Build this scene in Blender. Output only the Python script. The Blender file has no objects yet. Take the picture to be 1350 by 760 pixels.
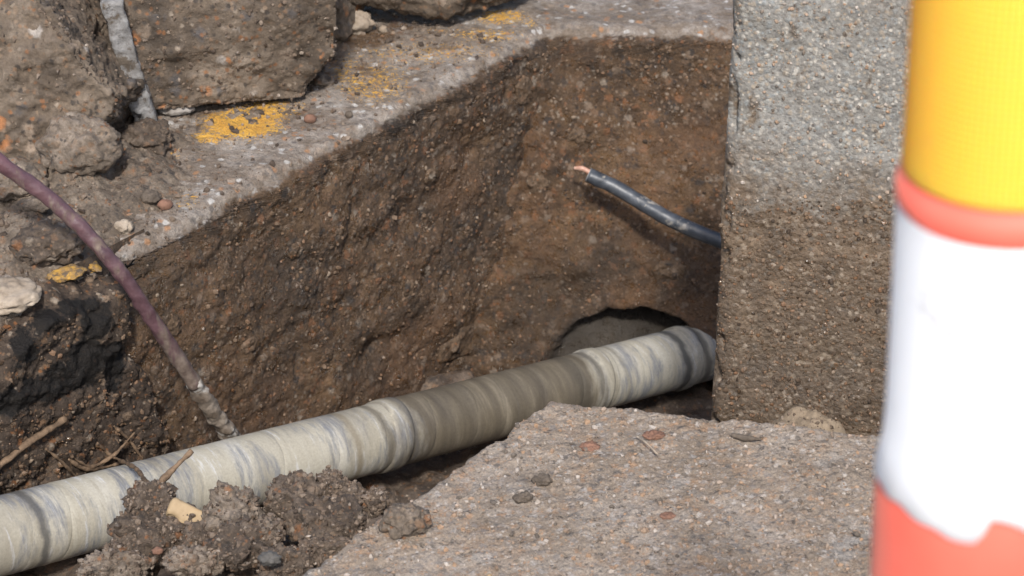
import bpy, math, random
import numpy as np
from mathutils import Vector, Matrix
from mathutils.bvhtree import BVHTree

scene = bpy.context.scene
COL = scene.collection
R = math.radians

# ------------------------------------------------------------------ camera, sky, sun, exposure
FPX, HC, PITCH = 2900.0, 1.55, R(30)
cam_data = bpy.data.cameras.new("camera")
cam = bpy.data.objects.new("camera", cam_data)
COL.objects.link(cam)
cam.location = (0, 0, HC)
cam.rotation_euler = (R(90) - PITCH, 0, 0)
cam_data.sensor_width = 36
cam_data.lens = 36 * FPX / 1350
cam_data.clip_start = 0.05
cam_data.clip_end = 2000
cam_data.dof.use_dof = True
cam_data.dof.focus_distance = 3.0
cam_data.dof.aperture_fstop = 10.0
scene.camera = cam

SUN_EL, SUN_AZ = R(47), R(0)          # azimuth: just off straight behind the camera
world = bpy.data.worlds.new("World")
scene.world = world
world.use_nodes = True
wn = world.node_tree
sky = wn.nodes.new("ShaderNodeTexSky")
sky.sky_type = 'NISHITA'
sky.sun_disc = False
sky.sun_elevation = SUN_EL
sky.sun_rotation = R(180) - SUN_AZ
sky.air_density = 1.0
sky.dust_density = 2.5
bg = wn.nodes["Background"]
bg.inputs[1].default_value = 0.15
wn.links.new(sky.outputs[0], bg.inputs[0])

sun_data = bpy.data.lights.new("sun", 'SUN')
sun_data.energy = 3.3
sun_data.angle = R(5.0)
sun_data.color = (1.0, 0.965, 0.92)
sun = bpy.data.objects.new("sun", sun_data)
COL.objects.link(sun)
to_sun = Vector((math.sin(SUN_AZ) * math.cos(SUN_EL), -math.cos(SUN_AZ) * math.cos(SUN_EL), math.sin(SUN_EL)))
sun.rotation_euler = to_sun.to_track_quat('Z', 'Y').to_euler()
sun.location = (1, -2, 4)

scene.view_settings.view_transform = 'Standard'
scene.view_settings.look = 'None'
scene.view_settings.gamma = 1
scene.view_settings.exposure = 0.62

# ------------------------------------------------------------------ survey: points of the place from the photo's sight lines
CP, SP = math.cos(PITCH), math.sin(PITCH)
def at(px, py, d):
    u, v = (px - 675) / FPX, (380 - py) / FPX
    return np.array((d * u, d * (CP + v * SP), HC + d * (-SP + v * CP)))
def onz(px, py, z=0.0):
    v = (380 - py) / FPX
    return at(px, py, (z - HC) / (-SP + v * CP))
def pix(P):
    q = np.asarray(P) - np.array((0, 0, HC))
    d = q[:, 1] * CP - q[:, 2] * SP
    return 675 + FPX * q[:, 0] / d, 380 - FPX * (q[:, 1] * SP + q[:, 2] * CP) / d
def ony(px, py, Y):
    v = (380 - py) / FPX
    return at(px, py, Y / (CP + v * SP))

# ------------------------------------------------------------------ numpy noise
_rng = np.random.RandomState(7)
_PERM = _rng.permutation(256).astype(np.int32)
_PERM = np.concatenate([_PERM, _PERM, _PERM])
_G = _rng.normal(size=(256, 3)); _G /= np.linalg.norm(_G, axis=1)[:, None]
_RV = _rng.rand(256, 4)
def _h(ix, iy, iz):
    return _PERM[_PERM[_PERM[ix & 255] + (iy & 255)] + (iz & 255)]
def gnoise(P):
    P = np.asarray(P, dtype=np.float64)
    I = np.floor(P).astype(np.int32); f = P - I
    w = f * f * f * (f * (f * 6 - 15) + 10)
    out = np.zeros(len(P))
    for dx in (0, 1):
        for dy in (0, 1):
            for dz in (0, 1):
                g = _G[_h(I[:, 0] + dx, I[:, 1] + dy, I[:, 2] + dz)]
                d = g[:, 0] * (f[:, 0] - dx) + g[:, 1] * (f[:, 1] - dy) + g[:, 2] * (f[:, 2] - dz)
                wx = w[:, 0] if dx else 1 - w[:, 0]
                wy = w[:, 1] if dy else 1 - w[:, 1]
                wz = w[:, 2] if dz else 1 - w[:, 2]
                out += d * wx * wy * wz
    return out * 1.5
def fbm(P, scale, octaves=4, seed=0.0, gain=0.5, ridged=False):
    P = np.asarray(P) * scale + np.array((seed * 13.7, seed * 7.3 + 5, seed * 3.1))
    a, s, out = 1.0, 1.0, 0.0
    for _ in range(octaves):
        n = gnoise(P * s + _ * 17.3)
        out = out + a * ((1 - 2 * np.abs(n)) if ridged else n)
        a *= gain; s *= 2.03
    return out
def worley(P, scale, seed=0.0):
    """distance to the nearest feature point and that cell's random number"""
    P = np.asarray(P) * scale + seed * 31.7
    I = np.floor(P).astype(np.int32); f = P - I
    best = np.full(len(P), 9.0); rid = np.zeros(len(P))
    for dx in (-1, 0, 1):
        for dy in (-1, 0, 1):
            for dz in (-1, 0, 1):
                h = _h(I[:, 0] + dx, I[:, 1] + dy, I[:, 2] + dz)
                r = _RV[h]
                d = (dx + r[:, 0] - f[:, 0]) ** 2 + (dy + r[:, 1] - f[:, 1]) ** 2 + (dz + r[:, 2] - f[:, 2]) ** 2
                m = d < best
                best = np.where(m, d, best); rid = np.where(m, r[:, 3], rid)
    return np.sqrt(best), rid
def stones(P, scale, seed=0.0, lo=0.25, hi=0.62):
    """rounded grains of uneven size standing out of a surface: 0..1"""
    d, r = worley(P, scale, seed)
    rad = lo + (hi - lo) * r
    return np.sqrt(np.clip(1 - (d / rad) ** 2, 0, 1)) * (0.4 + 0.6 * r)
def sstep(x, a, b):
    t = np.clip((x - a) / (b - a), 0, 1)
    return t * t * (3 - 2 * t)

# ------------------------------------------------------------------ mesh helpers
def make_mesh(name, V, F, mat=None, attrs=None, smooth=True):
    V = np.asarray(V, dtype=np.float32); F = np.asarray(F, dtype=np.int32)
    k = F.shape[1]
    me = bpy.data.meshes.new(name)
    me.vertices.add(len(V)); me.vertices.foreach_set("co", V.ravel())
    me.loops.add(F.size); me.loops.foreach_set("vertex_index", F.ravel())
    me.polygons.add(len(F))
    me.polygons.foreach_set("loop_start", np.arange(0, F.size, k, dtype=np.int32))
    me.polygons.foreach_set("loop_total", np.full(len(F), k, dtype=np.int32))
    for an, av in (attrs or {}).items():
        a = me.attributes.new(an, 'FLOAT', 'POINT')
        a.data.foreach_set("value", np.asarray(av, dtype=np.float32))
    me.update(calc_edges=True)
    me.validate()
    if smooth: me.shade_smooth()
    else: me.shade_flat()
    if mat: me.materials.append(mat)
    return me
def tag(o, label=None, cat=None, group=None, kind=None):
    if label: o['label'] = label
    if cat: o['category'] = cat
    if group: o['group'] = group
    if kind: o['kind'] = kind
    return o
def put(name, V, F, mat, label=None, cat=None, group=None, kind=None, parent=None, attrs=None, smooth=True, loc=None):
    """link a mesh; a thing gets its origin at its base, a part lives in its thing's space"""
    V = np.asarray(V, dtype=np.float64)
    if parent is None:
        if loc is None:
            loc = np.array(((V[:, 0].min() + V[:, 0].max()) / 2, (V[:, 1].min() + V[:, 1].max()) / 2, V[:, 2].min()))
        V = V - np.asarray(loc)
    else:
        V = V - np.array(parent.location)
    o = bpy.data.objects.new(name, make_mesh(name, V, F, mat, attrs, smooth))
    COL.objects.link(o)
    if parent is None: o.location = loc
    else: o.parent = parent
    return tag(o, label, cat, group, kind)
def empty(name, loc, label, cat, group=None):
    o = bpy.data.objects.new(name, None); COL.objects.link(o)
    o.location = loc; o.empty_display_size = 0.05
    return tag(o, label, cat, group)
def grid_faces(nu, nv, wrap_v=False, off=0):
    i = np.arange(nu - 1)[:, None]; j = np.arange(nv if wrap_v else nv - 1)[None, :]
    j2 = (j + 1) % nv
    a = i * nv + j; b = (i + 1) * nv + j; c = (i + 1) * nv + j2; d = i * nv + j2
    return np.stack([a, b, c, d], -1).reshape(-1, 4) + off
def normals_of(V, F):
    n = np.zeros_like(V)
    a = V[F[:, 0]]; b = V[F[:, 1]]; c = V[F[:, 2]]; d = V[F[:, -1]]
    fn = np.cross(c - a, d - b) if F.shape[1] == 4 else np.cross(b - a, c - a)
    for k in range(F.shape[1]):
        for ax in range(3):
            n[:, ax] += np.bincount(F[:, k], weights=fn[:, ax], minlength=len(V))
    l = np.linalg.norm(n, axis=1)[:, None]
    return n / np.where(l < 1e-12, 1, l)
def box_grid(size, res, r):
    """a welded, finely divided box with rounded edges: verts, quads, normals"""
    h = np.array(size) / 2
    n = [max(2, int(round(s / res)) + 1) for s in size]
    ax = [np.linspace(-h[k], h[k], n[k]) for k in range(3)]
    Vs, Fs, off = [], [], 0
    for k in range(3):
        a, b = (k + 1) % 3, (k + 2) % 3
        for sgn in (-1, 1):
            A, B = np.meshgrid(ax[a], ax[b], indexing='ij')
            P = np.zeros((A.size, 3)); P[:, a] = A.ravel(); P[:, b] = B.ravel(); P[:, k] = sgn * h[k]
            F = grid_faces(n[a], n[b], off=off)
            if sgn < 0: F = F[:, ::-1]
            Vs.append(P); Fs.append(F); off += len(P)
    V = np.concatenate(Vs); F = np.concatenate(Fs)
    key = np.round(V / (res * 0.01)).astype(np.int64)
    _, idx, inv = np.unique(key, axis=0, return_index=True, return_inverse=True)
    V = V[idx]; F = inv.ravel()[F]
    inner = np.clip(V, -(h - r), h - r)
    d = V - inner
    L = np.linalg.norm(d, axis=1)[:, None]
    N = d / np.where(L < 1e-9, 1, L)
    return inner + N * np.minimum(r, 1e9), F, N
def rot(V, rx=0, ry=0, rz=0):
    from mathutils import Euler
    M = np.array(Euler((R(rx), R(ry), R(rz)), 'XYZ').to_matrix())
    return V @ M.T
def chunk(size, res=0.006, r=0.012, cuts=(), seed=1.0, amp=(0.012, 0.005, 0.003), grain=70):
    """a lump of broken concrete: rounded box, broken-off planes, rough breaks, proud grains"""
    V, F, N = box_grid(size, res, r)
    wob = fbm(V, 14, 3, seed + 3)
    for nrm, off in cuts:
        nrm = np.array(nrm, float); nrm /= np.linalg.norm(nrm)
        d = V @ nrm - off + 0.010 * wob
        m = d > 0
        V = np.where(m[:, None], V - d[:, None] * nrm, V)
        N = np.where(m[:, None], nrm, N)
    disp = amp[0] * fbm(V, 7, 3, seed) + amp[1] * fbm(V, 32, 5, seed + 1, 0.68) + amp[2] * stones(V, grain, seed + 2) + 0.5 * amp[2] * stones(V, grain * 2.3, seed + 5)
    return V + N * disp[:, None], F
_ICO = {}
def ico(level):
    if level not in _ICO:
        import bmesh
        bm = bmesh.new(); bmesh.ops.create_icosphere(bm, subdivisions=level, radius=1)
        bm.verts.ensure_lookup_table()
        _ICO[level] = (np.array([v.co[:] for v in bm.verts]), np.array([[v.index for v in f.verts] for f in bm.faces]))
        bm.free()
    return _ICO[level]
def clod(rx, ry, rz, seed, level=5, rough=1.0, grain=110):
    """a crumbly lump of soil"""
    S, F = ico(level)
    P = S * np.array((rx, ry, rz)); m = (rx * ry * rz) ** (1 / 3)
    d = 0.30 * m * fbm(S, 1.5, 3, seed) * rough + 0.11 * m * fbm(P, 0.9 / m * 3, 4, seed + 2, 0.6) * rough
    d = d + 0.24 * m * (stones(P, 1.9 / m, seed + 6, 0.3, 0.75) - 0.3) * rough
    if level >= 4:
        d = d + 0.0026 * stones(P, grain, seed + 4) * rough + 0.0020 * stones(P, grain * 2.2, seed + 5) * rough
    return P + S * d[:, None], F
def tube(pts, radii, seg=16, samples=None, wob=0.0, seed=0.0, caps=True):
    """a round bar along a smooth curve through pts"""
    pts = np.asarray(pts, float); radii = np.asarray(radii, float) * np.ones(len(pts))
    n = samples or (len(pts) - 1) * 12 + 1
    t = np.linspace(0, len(pts) - 1, n)
    def cr(A):
        A = np.concatenate([[2 * A[0] - A[1]], A, [2 * A[-1] - A[-2]]])
        i = np.minimum(t.astype(int), len(pts) - 2); f = (t - i)
        sh = (-1,) + (1,) * (A.ndim - 1); f = f.reshape(sh)
        p0, p1, p2, p3 = A[i], A[i + 1], A[i + 2], A[i + 3]
        return 0.5 * (2 * p1 + (p2 - p0) * f + (2 * p0 - 5 * p1 + 4 * p2 - p3) * f ** 2 + (3 * p1 - p0 - 3 * p2 + p3) * f ** 3)
    C = cr(pts); Rr = cr(radii)
    T = np.gradient(C, axis=0); T /= np.linalg.norm(T, axis=1)[:, None]
    ref = np.array((0.13, 0.21, 0.97)); Nn = np.zeros_like(T)
    for i in range(n):
        v = ref - T[i] * (ref @ T[i]); v /= np.linalg.norm(v); Nn[i] = v; ref = v
    B = np.cross(T, Nn)
    th = np.linspace(0, 2 * math.pi, seg, endpoint=False)
    D = Nn[:, None, :] * np.cos(th)[None, :, None] + B[:, None, :] * np.sin(th)[None, :, None]
    V = C[:, None, :] + D * Rr[:, None, None]
    V = V.reshape(-1, 3)
    if wob: V = V + D.reshape(-1, 3) * (wob * fbm(V, 60, 3, seed))[:, None]
    F = grid_faces(n, seg, True)[:, ::-1]
    F = np.concatenate([F[:, [0, 1, 2]], F[:, [0, 2, 3]]])
    if caps:
        V = np.concatenate([V, [C[0]], [C[-1]]]); k = np.arange(seg); k2 = (k + 1) % seg
        F = np.concatenate([F, np.stack([np.full(seg, n * seg), k, k2], 1)[:, ::-1] * 1,
                            np.stack([np.full(seg, n * seg + 1), (n - 1) * seg + k, (n - 1) * seg + k2], 1)])
    return V, F

# ------------------------------------------------------------------ materials
class Mat:
    def __init__(s, name):
        s.m = bpy.data.materials.new(name); s.m.use_nodes = True
        s.t = s.m.node_tree; s.b = s.t.nodes["Principled BSDF"]
        s.tc = s.t.nodes.new("ShaderNodeTexCoord")
        s.oi = s.t.nodes.new("ShaderNodeObjectInfo")
        add = s.n("ShaderNodeVectorMath", {0: s.tc.outputs["Object"]}, operation='ADD')
        sc = s.n("ShaderNodeVectorMath", {0: s.oi.outputs["Random"], 1: (3.1, 5.7, 2.3)}, operation='MULTIPLY')
        s.t.links.new(sc.outputs[0], add.inputs[1])
        s.co = add.outputs[0]; s.raw = s.tc.outputs["Object"]
    def n(s, typ, ins=None, **props):
        nd = s.t.nodes.new(typ)
        for k, v in props.items(): setattr(nd, k, v)
        for k, v in (ins or {}).items(): s.set(nd.inputs[k], v)
        return nd
    def set(s, sock, v):
        if isinstance(v, bpy.types.NodeSocket): s.t.links.new(v, sock)
        elif v is not None: sock.default_value = v
    def noise(s, scale, detail=4, rough=0.55, dist=0.0, co=None):
        return s.n("ShaderNodeTexNoise", {"Vector": co or s.co, "Scale": scale, "Detail": detail, "Roughness": rough, "Distortion": dist}).outputs["Fac"]
    def voro(s, scale, co=None, rnd=1.0):
        v = s.n("ShaderNodeTexVoronoi", {"Vector": co or s.co, "Scale": scale, "Randomness": rnd})
        return v.outputs["Distance"], v.outputs["Color"]
    def warp(s, scale, amt):
        n = s.n("ShaderNodeTexNoise", {"Vector": s.co, "Scale": scale, "Detail": 3.0})
        c = s.n("ShaderNodeVectorMath", {0: n.outputs["Color"], 1: (0.5, 0.5, 0.5)}, operation='SUBTRACT').outputs[0]
        c = s.n("ShaderNodeVectorMath", {0: c, "Scale": amt}, operation='SCALE').outputs[0]
        return s.n("ShaderNodeVectorMath", {0: s.co, 1: c}, operation='ADD').outputs[0]
    def ramp(s, fac, stops, interp='LINEAR'):
        r = s.n("ShaderNodeValToRGB", {0: fac}); cr = r.color_ramp; cr.interpolation = interp
        while len(cr.elements) < len(stops): cr.elements.new(0.5)
        for e, (p, c) in zip(cr.elements, stops):
            e.position = p; e.color = (c, c, c, 1) if isinstance(c, (int, float)) else (*c[:3], 1)
        return r.outputs[0]
    def mix(s, fac, a, b, mode='MIX'):
        nd = s.n("ShaderNodeMix", data_type='RGBA', blend_type=mode)
        s.set(nd.inputs[0], fac)
        for i, v in ((6, a), (7, b)):
            s.set(nd.inputs[i], (*v, 1) if isinstance(v, tuple) and len(v) == 3 else v)
        return nd.outputs[2]
    def math(s, op, a, b=None, c=None, clamp=False):
        nd = s.n("ShaderNodeMath", operation=op, use_clamp=clamp)
        for i, v in enumerate((a, b, c)):
            if v is not None: s.set(nd.inputs[i], v)
        return nd.outputs[0]
    def rng(s, v, a, b, lo=0.0, hi=1.0):
        return s.n("ShaderNodeMapRange", {0: v, 1: a, 2: b, 3: lo, 4: hi}).outputs[0]
    def attr(s, name):
        return s.n("ShaderNodeAttribute", attribute_name=name).outputs["Fac"]
    def xyz(s, co=None):
        return s.n("ShaderNodeSeparateXYZ", {0: co or s.raw}).outputs
    def bump(s, height, strength=0.5, dist=0.004, normal=None):
        nd = s.n("ShaderNodeBump", {"Height": height, "Strength": strength, "Distance": dist})
        if normal: s.set(nd.inputs["Normal"], normal)
        return nd.outputs[0]
    def out(s, color, rough=0.8, normal=None, spec=0.4, **kw):
        s.set(s.b.inputs["Base Color"], (*color, 1) if isinstance(color, tuple) else color)
        s.set(s.b.inputs["Roughness"], rough)
        if normal: s.set(s.b.inputs["Normal"], normal)
        s.b.inputs["Specular IOR Level"].default_value = spec
        for k, v in kw.items(): s.set(s.b.inputs[k], v)
        return s.m
def grains(M, base, scale, palette, amount, warp=0.010, strength=0.75):
    """scattered grains of other colours: palette = [(share, colour)]"""
    co = M.warp(scale * 1.3, warp * 70 / scale * 1.2)
    d, c = M.voro(scale, co)
    sep = M.n("ShaderNodeSeparateColor", {0: c}).outputs
    stops, p = [], 0.0
    for share, colr in palette:
        stops.append((min(p, 1.0), colr)); p += share
    col = M.ramp(sep[0], stops, 'CONSTANT')
    pick = M.math('GREATER_THAN', sep[1], 1 - amount)
    inside = M.rng(d, 0.60, 0.30, 0.0, 1.0)
    return M.mix(M.math('MULTIPLY', M.math('MULTIPLY', pick, inside), strength), base, col), d

def mud_color(M, dark, mid, light, big=4.0):
    a = M.noise(big, 6, 0.6, 0.4)
    b = M.noise(big * 9, 6, 0.62)
    f = M.math('ADD', M.math('MULTIPLY', a, 0.5), M.math('MULTIPLY', b, 0.5))
    return M.ramp(f, [(0.34, dark), (0.50, mid), (0.68, light)])
def wet_rough(M, scale=30, lo=0.25, hi=0.85):
    return M.ramp(M.noise(scale, 5, 0.65), [(0.36, lo), (0.56, hi)])

def mat_mud(name, dark, mid, light, specks=None, big=4.0, rough=(0.3, 0.85), bump=0.7, spec=0.45):
    M = Mat(name)
    c = mud_color(M, dark, mid, light, big)
    if specks: 
        c, d = grains(M, c, 70, specks, 0.25)
        c, d2 = grains(M, c, 190, specks, 0.22, 0.010)
    fine = M.noise(260, 5, 0.7)
    c = M.mix(0.7, c, M.ramp(fine, [(0.3, 0.45), (0.7, 1.35)]), 'MULTIPLY')
    h = M.math('ADD', M.math('MULTIPLY', M.noise(110, 6, 0.7), 1.0), M.math('MULTIPLY', fine, 0.5))
    return M.out(c, wet_rough(M, 45, *rough), M.bump(h, bump, 0.006), spec)

BROWN = [(0.30, (0.15, 0.090, 0.052)), (0.20, (0.19, 0.135, 0.092)), (0.17, (0.19, 0.082, 0.032)), (0.21, (0.030, 0.025, 0.022)), (0.12, (0.24, 0.195, 0.15))]
GREY = [(0.25, (0.31, 0.265, 0.225)), (0.20, (0.20, 0.175, 0.155)), (0.23, (0.30, 0.185, 0.11)), (0.14, (0.10, 0.088, 0.078)), (0.18, (0.37, 0.335, 0.30))]

def mat_kerb():
    M = Mat("kerb_concrete")
    # bare concrete of the top
    a = M.math('ADD', M.math('MULTIPLY', M.noise(9, 7, 0.65, 0.3), 0.5), M.math('MULTIPLY', M.noise(48, 6, 0.7), 0.5))
    top = M.ramp(a, [(0.32, (0.10, 0.070, 0.045)), (0.47, (0.19, 0.150, 0.115)), (0.60, (0.31, 0.272, 0.235)), (0.75, (0.43, 0.405, 0.38))])
    top, d1 = grains(M, top, 85, [(0.3, (0.28, 0.22, 0.17)), (0.25, (0.52, 0.50, 0.47)), (0.2, (0.36, 0.18, 0.08)), (0.25, (0.11, 0.095, 0.085))], 0.4)
    # worn yellow paint
    edge = M.noise(150, 6, 0.8)
    pf = M.math('MULTIPLY_ADD', M.math('SUBTRACT', edge, 0.5), 2.4, M.math('MULTIPLY', M.attr("paint"), 0.92))
    pf = M.rng(pf, 0.52, 0.62)
    pcol = M.ramp(M.noise(35, 4), [(0.3, (0.50, 0.25, 0.035)), (0.7, (0.66, 0.38, 0.06))])
    top = M.mix(pf, top, pcol)
    # mud on the side
    mud = mud_color(M, (0.018, 0.0102, 0.0046), (0.068, 0.0370, 0.0152), (0.155, 0.090, 0.042), 4.6)
    mud, d2 = grains(M, mud, 62, BROWN, 0.30, 0.014, 0.75)
    mud, d3 = grains(M, mud, 150, BROWN, 0.42, 0.010, 0.8)
    dark = M.rng(M.noise(3.1, 5, 0.6, 0.5), 0.50, 0.62)
    mud = M.mix(M.math('MULTIPLY', dark, 0.55), mud, (0.026, 0.0165, 0.0088))
    rust = M.rng(M.noise(5, 4), 0.50, 0.68)
    mud = M.mix(M.math('MULTIPLY', rust, 0.6), mud, (0.115, 0.056, 0.022))
    mf = M.math('MULTIPLY_ADD', M.math('SUBTRACT', M.noise(70, 5, 0.7), 0.5), 1.2, M.attr("mud"))
    mf = M.rng(mf, 0.35, 0.65)
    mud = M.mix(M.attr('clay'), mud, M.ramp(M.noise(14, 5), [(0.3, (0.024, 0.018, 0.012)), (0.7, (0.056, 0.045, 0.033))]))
    c = M.mix(mf, top, mud)
    fine = M.noise(280, 5, 0.7)
    c = M.mix(0.65, c, M.ramp(fine, [(0.3, 0.5), (0.7, 1.3)]), 'MULTIPLY')
    h = M.math('ADD', M.noise(120, 6, 0.72), M.math('MULTIPLY', fine, 0.5))
    wet = M.ramp(M.noise(55, 5, 0.65), [(0.38, 0.16), (0.55, 0.72)])
    rough = M.mix(mf, M.ramp(M.noise(40), [(0.3, 0.7), (0.6, 0.95)]), wet)
    glint = M.math('MULTIPLY', mf, M.rng(M.noise(24, 5, 0.65), 0.50, 0.60, 0.0, 0.22))
    return M.out(c, rough, M.bump(h, 1.0, 0.007), 0.55, **{'Coat Weight': glint, 'Coat Roughness': 0.13, 'Coat Normal': M.bump(M.noise(200, 4, 0.7), 0.9, 0.006)})

def mat_block(name, tint=(1, 1, 1)):
    M = Mat(name)
    c = M.ramp(M.noise(7, 7, 0.65, 0.3), [(0.30, (0.050 * tint[0], 0.038 * tint[1], 0.028 * tint[2])), (0.5, (0.125 * tint[0], 0.096 * tint[1], 0.070 * tint[2])), (0.70, (0.25 * tint[0], 0.205 * tint[1], 0.16 * tint[2]))])
    c, d = grains(M, c, 42, [(0.3, (0.26, 0.20, 0.15)), (0.25, (0.34, 0.14, 0.05)), (0.25, (0.07, 0.065, 0.065)), (0.2, (0.32, 0.29, 0.26))], 0.22, 0.012)
    c, d = grains(M, c, 120, BROWN, 0.3)
    mot = M.noise(28, 6, 0.7)
    c = M.mix(0.6, c, M.ramp(mot, [(0.32, 0.5), (0.68, 1.45)]), 'MULTIPLY')
    fine = M.noise(240, 5, 0.7)
    c = M.mix(0.6, c, M.ramp(fine, [(0.3, 0.55), (0.7, 1.3)]), 'MULTIPLY')
    h = M.math('ADD', M.noise(100, 6, 0.72), M.math('MULTIPLY', fine, 0.4))
    return M.out(c, wet_rough(M, 40, 0.4, 0.9), M.bump(h, 0.7, 0.006), 0.4)

def mat_slab():
    M = Mat("slab_concrete")
    c = M.ramp(M.noise(6, 6, 0.6, 0.4), [(0.3, (0.165, 0.127, 0.092)), (0.5, (0.245, 0.196, 0.150)), (0.7, (0.31, 0.265, 0.22))])
    c = M.mix(M.math('MULTIPLY', M.rng(M.noise(24, 5, 0.6, 0.3), 0.52, 0.70), 0.55), c, (0.25, 0.155, 0.09))
    c = M.mix(M.math('MULTIPLY', M.rng(M.noise(17, 5, 0.6), 0.56, 0.72), 0.7), c, (0.29, 0.27, 0.245))
    c, d = grains(M, c, 95, GREY, 0.45)
    c, d2 = grains(M, c, 230, GREY, 0.4)
    fine = M.noise(330, 5, 0.75)
    c = M.mix(0.75, c, M.ramp(fine, [(0.32, 0.42), (0.66, 1.28)]), 'MULTIPLY')
    pits = M.rng(M.noise(75, 4, 0.7), 0.40, 0.30)
    c = M.mix(M.math('MULTIPLY', pits, 0.7), c, (0.085, 0.066, 0.05))
    h = M.math('SUBTRACT', M.math('ADD', M.noise(150, 6, 0.75), M.math('MULTIPLY', fine, 0.5)), pits)
    return M.out(c, M.ramp(M.noise(60), [(0.35, 0.6), (0.6, 0.95)]), M.bump(h, 0.7, 0.005), 0.35)

def mat_post():
    M = Mat("post_concrete")
    z = M.xyz()[2]
    base = M.ramp(M.noise(12, 6, 0.6), [(0.3, (0.150, 0.140, 0.122)), (0.7, (0.245, 0.238, 0.220))])
    pal = [(0.2, (0.42, 0.39, 0.34)), (0.2, (0.21, 0.225, 0.225)), (0.2, (0.31, 0.255, 0.19)), (0.15, (0.13, 0.125, 0.12)), (0.25, (0.27, 0.27, 0.25))]
    c, d = grains(M, base, 135, pal, 0.7, 0.006, 0.62)
    c, d2 = grains(M, c, 210, pal, 0.5, 0.006)
    # mud splashed up from the hole, with a ragged upper edge and separate splashes above it
    wob = M.math('MULTIPLY_ADD', M.math('SUBTRACT', M.noise(7, 6, 0.7), 0.5), 0.36, z)
    mud_f = M.rng(M.math('MULTIPLY_ADD', M.math('SUBTRACT', M.noise(32, 6, 0.75), 0.5), 0.26, wob), 0.70, 0.565)
    spl_co = M.n("ShaderNodeMapping", {0: M.co, 3: (1.0, 1.0, 0.45)}).outputs[0]
    spl = M.math('MULTIPLY', M.rng(M.math('MULTIPLY_ADD', M.noise(120, 4, 0.7), 0.22, M.noise(30, 3, 0.5, 0.3, spl_co)), 0.725, 0.80), 0.85)
    drco = M.n('ShaderNodeMapping', {0: M.co, 3: (1.0, 1.0, 0.16)}).outputs[0]
    film = M.math('MAXIMUM', M.math('MULTIPLY', M.rng(M.noise(9, 5, 0.6), 0.52, 0.74), 0.35), M.math('MULTIPLY', M.rng(M.noise(34, 5, 0.65, 0.2, drco), 0.56, 0.70), 0.5))
    mud = M.ramp(M.noise(26, 6, 0.65), [(0.3, (0.052, 0.032, 0.017)), (0.55, (0.105, 0.069, 0.040)), (0.75, (0.175, 0.120, 0.074))])
    damp = M.rng(wob, 0.52, 0.34)
    mud = M.mix(M.math('MULTIPLY', damp, 0.35), mud, (0.050, 0.036, 0.024))
    mud, d3 = grains(M, mud, 130, [(0.4, (0.19, 0.145, 0.10)), (0.3, (0.075, 0.06, 0.045)), (0.3, (0.25, 0.20, 0.15))], 0.35)
    f = M.math('MAXIMUM', M.math('MAXIMUM', M.math('MULTIPLY', mud_f, 0.93), spl), film)
    c = M.mix(f, c, mud)
    fine = M.noise(300, 5, 0.75)
    c = M.mix(0.7, c, M.ramp(fine, [(0.3, 0.5), (0.7, 1.3)]), 'MULTIPLY')
    h = M.math('ADD', M.math('MULTIPLY', d, -0.8), M.math('ADD', M.noise(160, 5, 0.7), M.math('MULTIPLY', fine, 0.5)))
    wet = M.ramp(M.noise(60, 5, 0.65), [(0.38, 0.22), (0.58, 0.75)])
    rough = M.mix(mud_f, (0.85, 0.85, 0.85), wet)
    return M.out(c, rough, M.bump(h, 0.6, 0.005), 0.45, **{'Coat Weight': M.math('MULTIPLY', mud_f, 0.15), 'Coat Roughness': 0.15, 'Coat Normal': M.bump(M.noise(220, 4, 0.7), 0.9, 0.006)})

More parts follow.
